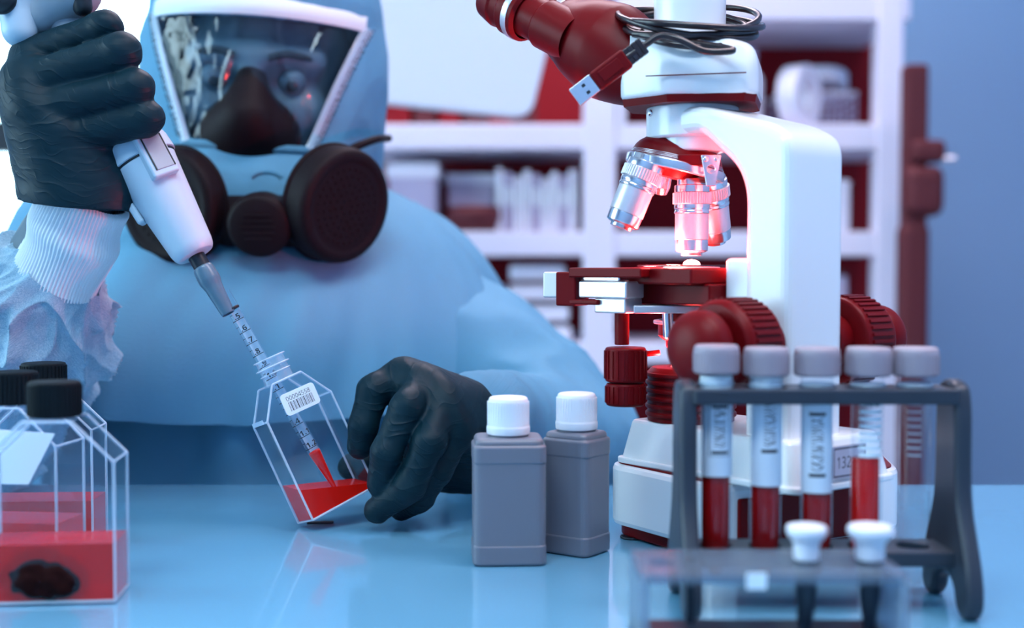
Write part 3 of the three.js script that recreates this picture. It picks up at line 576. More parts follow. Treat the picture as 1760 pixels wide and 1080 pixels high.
{ // dark reflection in the front flask, built as a solid lump
  const c = V(-0.2455, 0.0115, -0.6625);
  const f0 = union([blob(c, 0.021, 0.012, 0.0092), blob(c.clone().add(V(-0.002, 0.004, 0)), 0.016, 0.012, 0.0090), blob(c.clone().add(V(0.013, -0.001, -0.0012)), 0.010, 0.008, 0.0085)], 0.008);
  tag(obj('reflection_lump', surface(shaped(f0, (x, y, z) => Math.max(f0(x, y, z) + 0.0015 * noise(x * 180, y * 180, z * 180), 0.0022 - y)), 0.0015), M.darkReflection), 'dark reflection in the front flask shaped as a rounded lump', 'reflection_lump');
}
tag(obj('plastic_strip', (() => { const a = at(528, 902, 0.868), b = at(573, 897, 0.86); const g = box(0.018, 0.0014, 0.004, 0, 0, 0, 0.0005); return g.rotateY(0.12).translate((a.x + b.x) / 2, 0.0009, (a.z + b.z) / 2); })(), M.black), 'small black strip on the table under the tilted flask', 'strip');

// ---------------------------------------------------------------- grey reagent bottles
function bottle(name, label, x, z, turn, w, d) {
  const o = thing(name, label, 'bottle', [x, 0, z], turn, 'grey square bottles');
  const h = 0.0755;
  const body = extrude(rr(w, d, 0.006), h - 0.004, 0.003, 4, 6).rotateX(-Math.PI / 2).translate(0, (h - 0.004) / 2, 0);
  // gently sloping shoulder
  const sh = extrude(rr(w - 0.002, d - 0.002, 0.006), 0.006, 0.0028, 4, 6).rotateX(-Math.PI / 2).translate(0, h - 0.004, 0);
  obj('body', [body, sh], M.greyPlastic, o);
  obj('foot_band', extrude(rr(w + 0.0008, d + 0.0008, 0.006), 0.012, 0.0015, 3, 6).rotateX(-Math.PI / 2).translate(0, 0.0065, 0), M.greyPlastic, o);
  obj('shoulder_band', extrude(rr(w + 0.0008, d + 0.0008, 0.006), 0.011, 0.0015, 3, 6).rotateX(-Math.PI / 2).translate(0, h - 0.0105, 0), M.greyPlastic, o);
  obj('neck', turned([[0, h - 0.003], [0.012, h - 0.003], [0.0115, h + 0.003], [0, h + 0.003]], 36), M.greyPlastic, o);
  const g = [turned([[0, h], [0.0128, h], [0.0130, h + 0.0045], [0.0126, h + 0.005], [0.0118, h + 0.0205], [0.0108, h + 0.0222], [0, h + 0.0224]], 56, 0.0006)];
  for (let i = 0; i < 44; i++) g.push(box(0.0008, 0.014, 0.0008, 0.01215, h + 0.0125, 0, 0).rotateY(i / 44 * 2 * Math.PI));
  obj('screw_cap', g, M.whitePlastic, o);
}
bottle('reagent_bottle', 'grey square bottle with white cap, nearer the tilted flask', -0.0022, -0.757, 0.06, 0.0425, 0.036);
bottle('reagent_bottle', 'grey square bottle with white cap, standing against the microscope base', 0.0395, -0.780, -0.62, 0.033, 0.030);

// ---------------------------------------------------------------- tube rack with five tubes
const RZ = -0.655, tubeX = [1232, 1318, 1407, 1490, 1575].map((p) => (p - 880) * 0.655 / 2200);
{
  const r = thing('test_tube_rack', 'smoky grey plastic rack holding five capped tubes', 'rack', [0, 0, RZ]);
  const x0 = tubeX[0] - 0.016, x1 = tubeX[4] + 0.020;
  const plate = (hole) => {
    const s = rr(x1 - x0 - 0.004, 0.034, 0.003);
    for (const x of tubeX) { const h = new THREE.Path(); h.absarc(x - (x0 + x1) / 2, 0, hole, 0, 2 * Math.PI); s.holes.push(h); }
    return extrude(s, 0.0075, 0.001, 2, 20).rotateX(-Math.PI / 2).translate((x0 + x1) / 2, 0, 0);
  };
  obj('upper_shelf', plate(0.0093).translate(0, 0.1095, 0), M.rackPlastic, r);
  obj('lower_shelf', plate(0.0082).translate(0, 0.0275, 0), M.rackPlastic, r);
  // end frame, outline in z, y: slim above, swelling to two rounded feet
  const end = new THREE.Shape();
  end.moveTo(-0.013, 0.113); end.bezierCurveTo(-0.010, 0.1195, 0.010, 0.1195, 0.013, 0.113);
  end.bezierCurveTo(0.019, 0.10, 0.014, 0.075, 0.019, 0.056); end.bezierCurveTo(0.024, 0.04, 0.036, 0.028, 0.036, 0.012);
  end.bezierCurveTo(0.036, -0.004, 0.018, -0.002, 0.015, 0.010); end.bezierCurveTo(0.012, 0.021, -0.012, 0.021, -0.015, 0.010);
  end.bezierCurveTo(-0.018, -0.002, -0.036, -0.004, -0.036, 0.012); end.bezierCurveTo(-0.036, 0.028, -0.024, 0.04, -0.019, 0.056); end.bezierCurveTo(-0.014, 0.075, -0.019, 0.10, -0.013, 0.113);
  const y = new THREE.Box2().setFromPoints(end.getPoints(24)).min.y;
  for (const x of [x0, x1]) obj('end_frame', extrude(end, 0.009, 0.003, 3, 16).rotateY(-Math.PI / 2).translate(x, -y, 0), M.rackPlastic, r);
}
function scribbleLabel(top, bottom, box_) {
  return canvas(128, 512, (c, w, h) => {
    c.fillStyle = '#e6ebf6'; c.fillRect(0, 0, w, h); c.fillStyle = '#1a1620';
    c.fillRect(w * 0.3, h * top, w * 0.42, 18); c.fillRect(w * 0.3, h * bottom, w * 0.42, 18);
    c.strokeStyle = '#3b3644'; c.lineWidth = 5;
    for (let y = h * top + 34; y < h * bottom - 24; y += 17) { c.beginPath(); c.moveTo(w * 0.36, y); for (let k = 1; k < 4; k++) c.lineTo(w * (0.36 + 0.1 * k), y + (rnd() - 0.5) * 22); c.stroke(); }
    if (box_) { c.lineWidth = 3; c.strokeRect(w * 0.24, h * top - 14, w * 0.54, h * (bottom - top) + 44); }
  });
}
const tubeR = 0.0080, tubeSpecs = [
  ['tube of dark red blood at the left end of the rack, white marked label', 'blood', 0.067, [0.112, 0.068, 0.55, 0.17, 0.70]],
  ['second tube from the left, white neck sleeve and marked label over dark blood', 'blood', 0.0625, [0.113, 0.063, 0.5, 0.10, 0.62]],
  ['middle tube of the rack with a rounded white label reaching lowest', 'blood', 0.0600, [0.110, 0.0595, 0.45, 0.18, 0.80]],
  ['fourth tube from the left with white graduations and bright red liquid', 'bloodBright', 0.0765, null],
  ['empty clear tube at the right end of the rack', null, 0, null]];
tubeSpecs.forEach(([label, fill, level, lab], i) => {
  const x = tubeX[i], top = 0.1325 - (i === 0 ? -0.0012 : 0), bottom = 0.0105, lift = i === 4 ? 0 : 0.004;
  const t = thing('test_tube', label, 'test tube', [x, 0, RZ], 0, 'tubes in the rack');
  t.rotation.z = [0.0, 0.0, 0.004, -0.01, 0][i];
  obj('glass', lathe([[0.0005, bottom + lift], [0.003, bottom + lift + 0.001], [tubeR * 0.98, bottom + lift + 0.016], [tubeR, bottom + 0.03], [tubeR, top - 0.008], [tubeR * 0.95, top - 0.008]], 36), M.clear, t);
  obj('tube_collar', turned([[tubeR, top - 0.0195], [tubeR + 0.0012, top - 0.019], [tubeR + 0.0012, top - 0.0175], [tubeR, top - 0.017]], 36), M.clearEdge, t);
  const cg = [turned([[0, top - 0.0135], [0.0110, top - 0.0135], [0.0116, top - 0.0125], [0.0116, top - 0.001], [0.0108, top + 0.0012], [0, top + 0.0016]], 48, 0.0006)];
  for (let k = 0; k < 40; k++) cg.push(box(0.0007, 0.0095, 0.0008, 0.0116, top - 0.0075, 0, 0).rotateY(k / 40 * 2 * Math.PI));
  obj('cap', cg, M.capPale, t);
  if (lab) {
    const [y1, y0, , a, b] = lab;
    const g = new THREE.CylinderGeometry(tubeR + 0.0003, tubeR + 0.0003, y1 - y0, 32, 1, true, -1.25 + [0.08, 0.05, -0.2][i], 2.5).translate(0, (y0 + y1) / 2, 0);
    obj('label', g, mat([1, 1, 1], 0.65, { map: scribbleLabel(a, b, i === 0), side: THREE.DoubleSide }), t);
    if (i === 1) obj('neck_sleeve', new THREE.CylinderGeometry(tubeR + 0.0003, tubeR + 0.0003, 0.007, 32, 1, true).translate(0, 0.1165, 0), M.paper, t);
    if (i === 0) obj('neck_sleeve', new THREE.CylinderGeometry(tubeR + 0.0003, tubeR + 0.0003, 0.006, 32, 1, true).translate(0, 0.1160, 0), M.paper, t);
  } else {
    const g = []; for (let k = 0; k < 9; k++) g.push(new THREE.CylinderGeometry(tubeR + 0.0003, tubeR + 0.0003, i === 3 ? 0.0022 : 0.0009, 24, 1, true, -0.75, i === 3 ? 1.5 : 0.9).translate(0, 0.079 + k * 0.0037, 0));
    obj('graduation', g, i === 3 ? M.paper : M.clearEdge, t);
    if (i === 3) {
      const tx = canvas(256, 96, (c, w, h) => { c.clearRect(0, 0, w, h); c.fillStyle = '#2b2f44'; c.font = 'bold 80px sans-serif'; c.fillText('NEG', 34, 80); });
      obj('print', new THREE.CylinderGeometry(tubeR + 0.0005, tubeR + 0.0005, 0.0055, 24, 1, true, -0.9, 1.8).translate(0, 0.1115 - 0.0055, 0), mat([1, 1, 1], 0.6, { map: tx, transparent: true }), t);
    }
  }
  if (fill) {
    const r = tubeR - 0.0009, g = lathe([[0.0005, bottom + lift + 0.0015], [0.0025, bottom + lift + 0.0022], [r * 0.98, bottom + lift + 0.017], [r, bottom + 0.031], [r, level], [0.0005, level - 0.0006]], 32).translate(x, 0, RZ);
    tag(obj('blood_sample', g, M[fill]), ['dark blood in the leftmost tube of the rack', 'dark blood in the second tube from the left', 'dark blood in the middle tube below the long label', 'bright red liquid in the graduated fourth tube'][i], 'blood');
  }
});
// ---------------------------------------------------------------- low clear stand in the foreground with two white plugs
{
  const z = -0.560, X = (px) => (px - 880) * 0.56 / 2200;
  const s = thing('microtube_stand', 'low clear acrylic stand in the blurred foreground before the tube rack', 'stand', [0, 0, z]);
  const x0 = X(1092), x1 = X(1540), mid = (x0 + x1) / 2, w = x1 - x0;
  const plate = rr(w, 0.05, 0.004);
  for (const px of [1140, 1390, 1500]) { const h = new THREE.Path(); h.absarc(X(px) - mid, 0, 0.0058, 0, 2 * Math.PI); plate.holes.push(h); }
  obj('top_plate', extrude(plate, 0.004, 0.0008, 2, 16).rotateX(-Math.PI / 2).translate(mid, 0.043, 0), mat([0.50, 0.60, 0.70], 0.25, { specularIntensity: 0.4, transmission: 0.85, thickness: 0 }), s);
  obj('bottom_plate', box(w, 0.006, 0.05, mid, 0.0095, 0, 0.001), M.rackPlastic, s);
  for (const x of [x0 + 0.002, x1 - 0.002]) obj('side_plate', box(0.004, 0.043, 0.05, x, 0.0215, 0, 0.001), mat([0.5, 0.6, 0.7], 0.3, { specularIntensity: 0.2, transmission: 0.6, thickness: 0 }), s);
  for (const px of [1200, 1400]) obj('pillar', box(0.004, 0.034, 0.004, X(px), 0.026, -0.02, 0.001), M.rackPlastic, s);
  obj('sticker', box(0.0085, 0.007, 0.0006, X(1285), 0.0425, 0.0252, 0.0002), M.paper, s);
  for (const [px, label, k] of [[1390, 'white funnel-topped microtube standing left in the clear foreground stand', 0.9], [1500, 'white funnel-topped microtube standing right in the clear foreground stand', 1]]) {
    const t = thing('microtube', label, 'microtube', [X(px), 0, z], 0, 'white microtubes in the foreground stand');
    obj('plug', turned([[0, 0.046], [0.0062 * k, 0.046], [0.0064 * k, 0.0535], [0.0098 * k, 0.0575], [0.0098 * k, 0.0605], [0.0085 * k, 0.0612], [0, 0.0608]], 36, 0.0006), M.whitePlastic, t);
    obj('tube', lathe([[0.0008, 0.0135], [0.0025, 0.0145], [0.0048, 0.030], [0.0050, 0.046]], 28), M.rackPlastic, t);
  }
}

// ---------------------------------------------------------------- the person
const person = thing('person', 'person in hooded protective suit coloured by blue light, visor and respirator, holding a pipettor over a flask', 'person', [-0.24, ROOM.y0, -1.32]);
const worn = (name, geos, material, label, parent = person) => { const m = obj(name, geos, material, parent); if (parent === person) m.position.set(0.24, -ROOM.y0, 1.32); if (label) m.userData.label = label; return m; };
const HEAD = at(455, 150, 1.20), headTurn = new THREE.Matrix4().compose(HEAD, new THREE.Quaternion().setFromEuler(new THREE.Euler(0.05, 0.06, -0.065)), V(1, 1, 1));
const inHead = (g) => g.applyMatrix4(headTurn);
const shoulderL = at(640, 495, 1.29), shoulderR = at(190, 470, 1.30), elbowL = at(978, 768, 1.12), wristL = at(822, 735, 0.905), elbowR = at(-75, 730, 1.02), wristR = at(135, 352, 0.866);
const chest = V(-0.245, 0.10, -1.29), belly = V(-0.245, -0.20, -1.30), hip = V(-0.245, -0.33, -1.32);
{
  // bare body under the clothes: head and face fine, the rest coarse, one mesh
  const s = [-1, 1];
  let skull = union([blob(V(0, 0.024, -0.012), 0.076, 0.098, 0.092), blob(V(0, -0.055, 0.022), 0.054, 0.056, 0.058), ...s.map((k) => blob(V(k * 0.040, -0.028, 0.056), 0.026, 0.024, 0.024)), ...s.map((k) => bone(V(k * 0.050, 0.020, 0.066), V(k * 0.012, 0.018, 0.082), 0.011, 0.010))], 0.022);
  const nosef = union([bone(V(0, 0.012, 0.084), V(0, -0.030, 0.106), 0.007, 0.0115), ...s.map((k) => blob(V(k * 0.012, -0.034, 0.097), 0.008, 0.007, 0.009)), blob(V(0, -0.062, 0.084), 0.022, 0.005, 0.006), blob(V(0, -0.070, 0.083), 0.019, 0.006, 0.006), ...s.map((k) => blob(V(k * 0.077, -0.008, -0.012), 0.008, 0.030, 0.017))], 0.006);
  const sockets = s.map((k) => blob(V(k * 0.0335, 0.0, 0.091), 0.017, 0.011, 0.014));
  const face = shaped(union([skull, nosef], 0.01), (x, y, z) => { let d = smin(skull(x, y, z), nosef(x, y, z), 0.010); for (const q of sockets) d = -smin(-d, q(x, y, z), 0.010); return d; });
  face.lo = [-0.09, -0.13, -0.115]; face.hi = [0.09, 0.13, 0.13];
  const fine = inHead(surface(face, 0.0032));
  const neckTop = V(0, -0.06, -0.02).applyMatrix4(headTurn);
  const frame = union([bone(neckTop, V(-0.245, 0.20, -1.28), 0.052, 0.060), bone(shoulderR, shoulderL, 0.055, 0.055), bone(chest, belly, 0.12, 0.11), bone(belly, hip, 0.11, 0.12),
    ...chain([shoulderL, elbowL, wristL], [0.050, 0.038, 0.026]), ...chain([shoulderR, elbowR, wristR], [0.050, 0.038, 0.026]),
    ...s.flatMap((k) => chain([V(-0.245 + k * 0.09, -0.33, -1.32), V(-0.245 + k * 0.12, -0.33, -0.92), V(-0.245 + k * 0.12, -0.68, -0.98), V(-0.245 + k * 0.12, -0.71, -0.86)], [0.08, 0.056, 0.042, 0.034]))], 0.05);
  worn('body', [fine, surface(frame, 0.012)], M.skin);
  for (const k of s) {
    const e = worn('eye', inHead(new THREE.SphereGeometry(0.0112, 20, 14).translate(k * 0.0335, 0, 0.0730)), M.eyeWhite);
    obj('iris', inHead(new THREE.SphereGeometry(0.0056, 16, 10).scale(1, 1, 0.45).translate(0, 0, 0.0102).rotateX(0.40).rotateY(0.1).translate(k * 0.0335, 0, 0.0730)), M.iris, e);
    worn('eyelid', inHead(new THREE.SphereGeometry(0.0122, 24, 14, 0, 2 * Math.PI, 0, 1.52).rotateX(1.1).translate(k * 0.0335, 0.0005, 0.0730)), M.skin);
    worn('eyebrow', inHead(tube([V(k * 0.014, 0.0175, 0.0925), V(k * 0.030, 0.0225, 0.0890), V(k * 0.047, 0.0205, 0.0770), V(k * 0.053, 0.016, 0.071)], 0.0034, 24, 8)), M.brow);
  }
}
// ---- coverall
const fold = (x, y, z, f, w) => { const n = noise(x * f, y * f * 0.45, z * f); return w * (1 - Math.abs(n) * 2.2); };
{
  const s = [-1, 1];
  const core = union([bone(shoulderR, shoulderL, 0.085, 0.080), bone(V(-0.165, 0.07, -1.315), V(-0.165, -0.32, -1.315), 0.115, 0.12), bone(V(-0.325, 0.07, -1.315), V(-0.325, -0.32, -1.315), 0.115, 0.12), bone(V(-0.245, 0.09, -1.285), V(-0.245, -0.25, -1.285), 0.115, 0.12),
    ...chain([shoulderL, shoulderL.clone().lerp(elbowL, 0.6), elbowL], [0.078, 0.066, 0.055]), bone(elbowL, wristL, 0.050, 0.033), bone(shoulderR, elbowR, 0.088, 0.064),
    bone(elbowR, elbowR.clone().lerp(wristR, 0.35), 0.060, 0.045),
    ...s.flatMap((k) => chain([V(-0.245 + k * 0.09, -0.33, -1.32), V(-0.245 + k * 0.12, -0.33, -0.92), V(-0.245 + k * 0.12, -0.69, -0.98)], [0.105, 0.078, 0.062]))], 0.05);
  const f = shaped(core, (x, y, z) => core(x, y, z) - fold(x, y, z, 8, 0.008) - fold(x + 3, y, z, 20, 0.004));
  worn('coverall', surface(f, 0.0095), M.suit);
  for (const k of s) worn('shoe', surface(union([bone(V(-0.245 + k * 0.12, -0.715, -1.0), V(-0.245 + k * 0.13, -0.718, -0.83), 0.034, 0.030), bone(V(-0.245 + k * 0.12, -0.69, -1.0), V(-0.245 + k * 0.12, -0.66, -0.99), 0.04, 0.045)], 0.02), 0.008), M.knit);
}
// ---- hood
const hoodF = union([blob(V(0, 0.012, -0.012), 0.112, 0.168, 0.118), bone(V(0, -0.10, -0.02), V(0.005, -0.27, -0.03), 0.096, 0.125), blob(V(0, -0.118, 0.062), 0.068, 0.050, 0.052)], 0.05);
const trap = (x, y, m = 0) => { const t = (0.050 - y) / 0.106, w = 0.090 - 0.040 * t; return y < 0.050 + m && y > -0.056 - m && Math.abs(x) < w + m; };
const trapD = (x, y) => { const t = (0.050 - y) / 0.106, w = 0.090 - 0.040 * t; return Math.max(y - 0.050, -0.056 - y, (Math.abs(x) - w) * 0.93); };
function hoodZ(x, y) { let a = 0, b = 0.25; if (hoodF(x, y, a) > 0) return 0; for (let i = 0; i < 30; i++) { const m = (a + b) / 2; hoodF(x, y, m) < 0 ? (a = m) : (b = m); } return a; }
{
  const g = shaped(hoodF, (x, y, z) => {
    const w = (fold(x, y, z, 13, 0.005) + fold(x, y + 2, z, 34, 0.0014)) * Math.min(1, Math.max(0, trapD(x, y) * 40)), d = hoodF(x, y, z) - (z > 0 ? w : w), shell = Math.max(d, -(d + 0.007));
    return Math.max(shell, -0.215 - y, z > 0.0 ? -trapD(x, y) : -1);
  });
  g.lo = [-0.15, -0.24, -0.16]; g.hi = [0.15, 0.19, 0.15];
  worn('hood', inHead(surface(g, 0.0038)), M.suit);
  // band above the visor, welted edges beside and below
  const strip = (pts, half, lift) => sheet((u, v) => {
    const k = u * (pts.length - 1), i = Math.min(pts.length - 2, Math.floor(k)), a = pts[i], b = pts[i + 1], t = k - i, x = a[0] + (b[0] - a[0]) * t, y = a[1] + (b[1] - a[1]) * t;
    const l = Math.hypot(b[0] - a[0], b[1] - a[1]), nx = -(b[1] - a[1]) / l, ny = (b[0] - a[0]) / l, q = (v - 0.5) * 2, X = x + nx * half * q, Y = y + ny * half * q;
    return V(X, Y, hoodZ(X, Y) + lift * (1 - q * q * 0.8) + 0.0015);
  }, 60, 6);
  worn('visor_band', inHead(strip([[-0.094, 0.060], [-0.05, 0.0605], [0, 0.061], [0.05, 0.0605], [0.094, 0.060]], 0.009, 0.004)), M.knit, 'pale band above the visor');
  for (const k of [-1, 1]) {
    const weld = worn('visor_weld', inHead(strip([[k * 0.096, 0.055], [k * 0.075, 0.0], [k * 0.054, -0.058]], 0.0045, 0.003)), M.clearEdge);
    const dots = []; for (let i = 0; i < 34; i++) { const t = (i + 0.5) / 34, x = k * (0.099 - 0.040 * t), y = 0.055 - 0.11 * t; for (const o of [-0.0016, 0.0016]) dots.push(new THREE.SphereGeometry(0.0008, 6, 5).scale(1, 1.5, 0.6).translate(x + o, y + (rnd() - 0.5) * 0.002, hoodZ(x + o, y) + 0.0042)); }
    obj('stitching', dots.map(inHead), M.darkFrame, weld);
  }
  worn('visor_hem', inHead(strip([[-0.056, -0.0585], [0, -0.060], [0.056, -0.0585]], 0.0035, 0.003)), M.suit);
  // visor pane, crumpled in upright creases
  const pane = sheet((u, v) => {
    const y = 0.056 - 0.118 * v, w = 0.096 - 0.040 * v, x = (u * 2 - 1) * w;
    const crease = (c, a, s) => { const q = (x - c - 0.010 * Math.sin(y * 40 + c * 90)) / s; return a * Math.exp(-q * q); };
    const d = 0.0016 * noise(x * 60, y * 16, 1) + crease(-0.05, 0.0028, 0.003) + crease(-0.012, 0.0025, 0.0022) + crease(0.030, 0.0026, 0.003) + crease(0.052, -0.003, 0.004) + (x < -0.03 ? 0.0018 * noise(x * 100, y * 80, 4) : 0);
    return V(x, y, hoodZ(x, y) - 0.0035 + d);
  }, 150, 70);
  worn('visor', inHead(pane), M.visor, 'crumpled clear visor pane');
}
// ---- respirator
{
  const P = (px, py, d) => at(px, py, d), dirL = V(-0.42, -0.10, 0.9).normalize(), dirR = V(0.74, -0.20, 0.62).normalize();
  const inner = union([blob(V(0, -0.048, 0.078), 0.044, 0.036, 0.036), bone(V(0, -0.002, 0.088), V(0, -0.034, 0.104), 0.014, 0.020)], 0.018);
  worn('facepiece', inHead(surface(inner, 0.003)), M.respirator, 'black inner face mask behind the visor');
  const disc = (c, dir, r, h, m) => {
    const b = c.clone().addScaledVector(dir, -h * 0.5), e = c.clone().addScaledVector(dir, h);
    const body = worn('filter_cartridge', along(turned([[0, 0], [r * 0.72, 0], [r * 0.98, h * 0.30], [r, h * 0.38], [r, h * 0.82], [r * 0.95, h], [r * 0.80, h * 1.02], [r * 0.78, h * 0.97], [0, h * 0.97]], 56, 0.002), b, e), m);
    const holes = []; for (let i = 0; i < 5; i++) for (let k = 0; k < 6 + i * 6; k++) { const q = k / (6 + i * 6) * 2 * Math.PI, rr_ = r * (0.12 + i * 0.13); holes.push(along(new THREE.CylinderGeometry(0.0012, 0.0012, 0.0016, 6).translate(Math.cos(q) * rr_, h * 0.97, Math.sin(q) * rr_), b, e)); }
    obj('grille', holes, M.respirator, body);
    const ring = along(new THREE.TorusGeometry(r * 0.99, 0.0022, 8, 48).rotateX(Math.PI / 2).translate(0, h * 0.34, 0), b, e); obj('cartridge_ring', ring, m, body);
  };
  disc(P(303, 352, 1.075), dirL, 0.0485, 0.030, M.respirator);
  disc(P(574, 350, 1.075), dirR, 0.0490, 0.036, M.respirator);
  const v0 = P(447, 386, 1.050), v1 = v0.clone().add(V(0, -0.25, 1));
  const valve = worn('exhalation_valve', along(turned([[0, -0.02], [0.024, -0.02], [0.0265, -0.004], [0.0265, 0.006], [0.023, 0.010], [0.012, 0.012], [0, 0.0115]], 48, 0.0015), v0, v1), M.respirator);
  obj('valve_slots', Array.from({ length: 5 }, (_, i) => along(box(0.030 - Math.abs(i - 2) * 0.004, 0.001, 0.0018, 0, 0.0122, (i - 2) * 0.005, 0.0004), v0, v1)), M.respirator, valve);
  worn('mask_bridge', surface(union([bone(P(370, 372, 1.085), P(530, 372, 1.085), 0.016, 0.016), bone(P(400, 385, 1.08), P(500, 385, 1.08), 0.020, 0.020)], 0.012), 0.003), M.respirator);
  // small moulded arc on the hood's chin panel
  worn('chin_arc', tube(Array.from({ length: 9 }, (_, i) => { const q = Math.PI * (0.12 + 0.76 * i / 8); return at(458 + Math.cos(q) * 28, 312 - Math.sin(q) * 16, 1.062); }), 0.0022, 32, 8), M.suit);
  worn('head_strap', tube([P(570, 276, 1.10), P(600, 258, 1.10), P(645, 240, 1.125), P(668, 238, 1.19)], 0.0036, 40, 8), M.respirator, 'black strap round the hood');
}
// ---- cape of the hood over the shoulders
{
  const c = V(-0.243, 0, -1.272);
  const cape = sheet((u, v) => {
    const a = u * 2 * Math.PI, sx = Math.sin(a), cz = Math.cos(a), front = Math.max(0, cz);
    const e = Math.sin(v * Math.PI / 2), r0x = 0.098, r0z = 0.092;
    const rx = r0x + (sx > 0 ? 0.158 : 0.185) * e, rz = r0z + (0.125 + 0.03 * front) * e;
    const top = 0.252, hem = 0.040 + 0.055 * Math.max(0, -sx) ** 1.5 * 1.0 + 0.02 * Math.max(0, sx) ** 2 + 0.05 * Math.max(0, -cz);
    const y = top - (top - hem) * (1 - Math.cos(v * Math.PI / 2 * 0.98)) ** 0.85;
    const w = v * (0.012 * Math.sin(a * 5 + 1.3 + v * 1.2) + 0.006 * Math.sin(a * 9 + 0.4 - v * 2) + 0.022 * noise(sx * 3.2 + v * 1.4, v * 1.1, cz * 3.2) + 0.010 * noise(sx * 8 + v * 2.5, v * 1.6, cz * 8));
    return V(c.x + sx * (rx + w), y + 0.004 * noise(sx * 5, v * 4, cz * 5), c.z + cz * (rz + w));
  }, 220, 70, true);
  worn('hood_cape', cape, M.suit, 'pale cape of the hood over the shoulders');
}
// ---- gown front below the cape
{
  const gown = sheet((u, v) => {
    const a = (u - 0.5) * 2.7, y = 0.066 - 0.366 * v, w = 0.010 * Math.sin(a * 9 + v) + 0.006 * Math.sin(a * 21 + 2 * v) + 0.012 * noise(a * 4, v * 2, 2);
    return V(-0.245 + Math.sin(a) * (0.262 + w), y, -1.285 + Math.cos(a) * (0.225 + w));
  }, 160, 20);
  worn('gown', gown, M.suit, 'gown front below the cape');
}
// ---- right sleeve of thin crumpled cloth with a knitted cuff
{
  const a = at(152, 334, 0.862), b = at(92, 492, 0.884), L = a.distanceTo(b), d = b.clone().sub(a).normalize();
  const e1 = d.clone().cross(V(0, 0, 1)).normalize(), e2 = d.clone().cross(e1).normalize();
  const cuff = sheet((u, v) => {
    const q = u * 2 * Math.PI, rib = 0.00055 * Math.cos(q * 74), bulge = 0.0012 * Math.sin(v * 9 + q) + 0.0020 * Math.exp(-(((v - 0.42) / 0.10) ** 2)), end = v < 0.03 ? -0.004 * (1 - v / 0.03) : v > 0.96 ? -0.006 * (v - 0.96) / 0.04 : 0;
    const r = 0.0298 + rib + bulge + end, p = a.clone().addScaledVector(d, L * v + 0.0035 * Math.cos(q + 0.5) * (v - 0.5));
    return p.addScaledVector(e1, Math.cos(q) * r).addScaledVector(e2, Math.sin(q) * r * 0.86);
  }, 592, 46, true);
  worn('knit_cuff', cuff, M.knit, 'white ribbed knit cuff');
  const fibre = dataTexture(512, (x, y) => { const n = tiled(x, y, 110, 2) * 0.5 + tiled(x, y, 60, 5) * 0.4 + tiled(y, x, 160, 9) * 0.4, k = Math.max(0, Math.min(1, 0.5 + 0.6 * n)); return [0.46 + 0.36 * k, 0.64 + 0.28 * k, 0.76 + 0.20 * k]; }, true);
  const s0 = at(112, 462, 0.880), s1 = at(20, 590, 0.925), s2 = at(-75, 735, 1.0), curve = new THREE.CatmullRomCurve3([s0, s1, s2]);
  const sleeve = sheet((u, v) => {
    const q = u * 2 * Math.PI, p = curve.getPoint(v), t = curve.getTangent(v), f1 = t.clone().cross(V(0, 0, 1)).normalize(), f2 = t.clone().cross(f1).normalize();
    const ridge = (1 - Math.abs(noise(Math.cos(q) * 1.5 + 4, v * 4.2, Math.sin(q) * 1.5)) * 3.2), ridge2 = (1 - Math.abs(noise(Math.cos(q) * 2.8, v * 7 + 3, Math.sin(q) * 2.8 + 7)) * 3);
    const r = (0.027 + 0.030 * Math.min(1, v * 3.4) + 0.006 * v) + Math.min(1, v * 6 + 0.25) * (0.011 * Math.max(-0.6, ridge) ** 3 + 0.003 * Math.max(-0.5, ridge2));
    return p.addScaledVector(f1, Math.cos(q) * r).addScaledVector(f2, Math.sin(q) * r);
  }, 260, 190, true);
  worn('sleeve', sleeve, mat([1, 1, 1], 0.8, { map: repeat(fibre, 5, 4), transmission: 0.25, thickness: 0, side: THREE.DoubleSide, bumpMap: repeat(grainTex, 10, 8), bumpScale: 0.0004 }), 'thin crumpled fibrous sleeve');
}
// ---- gloves: every finger its own chain rooted in the palm
function glove(material, { wrist, wristR: wr, mcp, fingers, radii, thumb, thumbR, extra = [], wrinkle, cut }) {
  const palm = union([...mcp.map((m, i) => bone(wrist, m, wr * 0.62, radii[i][0] * 1.15)), ...extra], 0.020);
  const parts = [palm, ...fingers.map((f, i) => union(chain([mcp[i], ...f], radii[i]), 0.004)), union(chain(thumb, thumbR), 0.006)];
  const f0 = (x, y, z) => { let d = parts[0](x, y, z); for (let i = 1; i < parts.length; i++) d = smin(d, parts[i](x, y, z), i === parts.length - 1 ? 0.010 : 0.0032); return d; };
  const u = union(parts, 0.005), f = shaped(u, (x, y, z) => { const d = f0(x, y, z) - wrinkle(x, y, z); return cut ? Math.max(d, (x - cut[0].x) * cut[1].x + (y - cut[0].y) * cut[1].y + (z - cut[0].z) * cut[1].z) : d; });
  return surface(f, 0.0019);
}
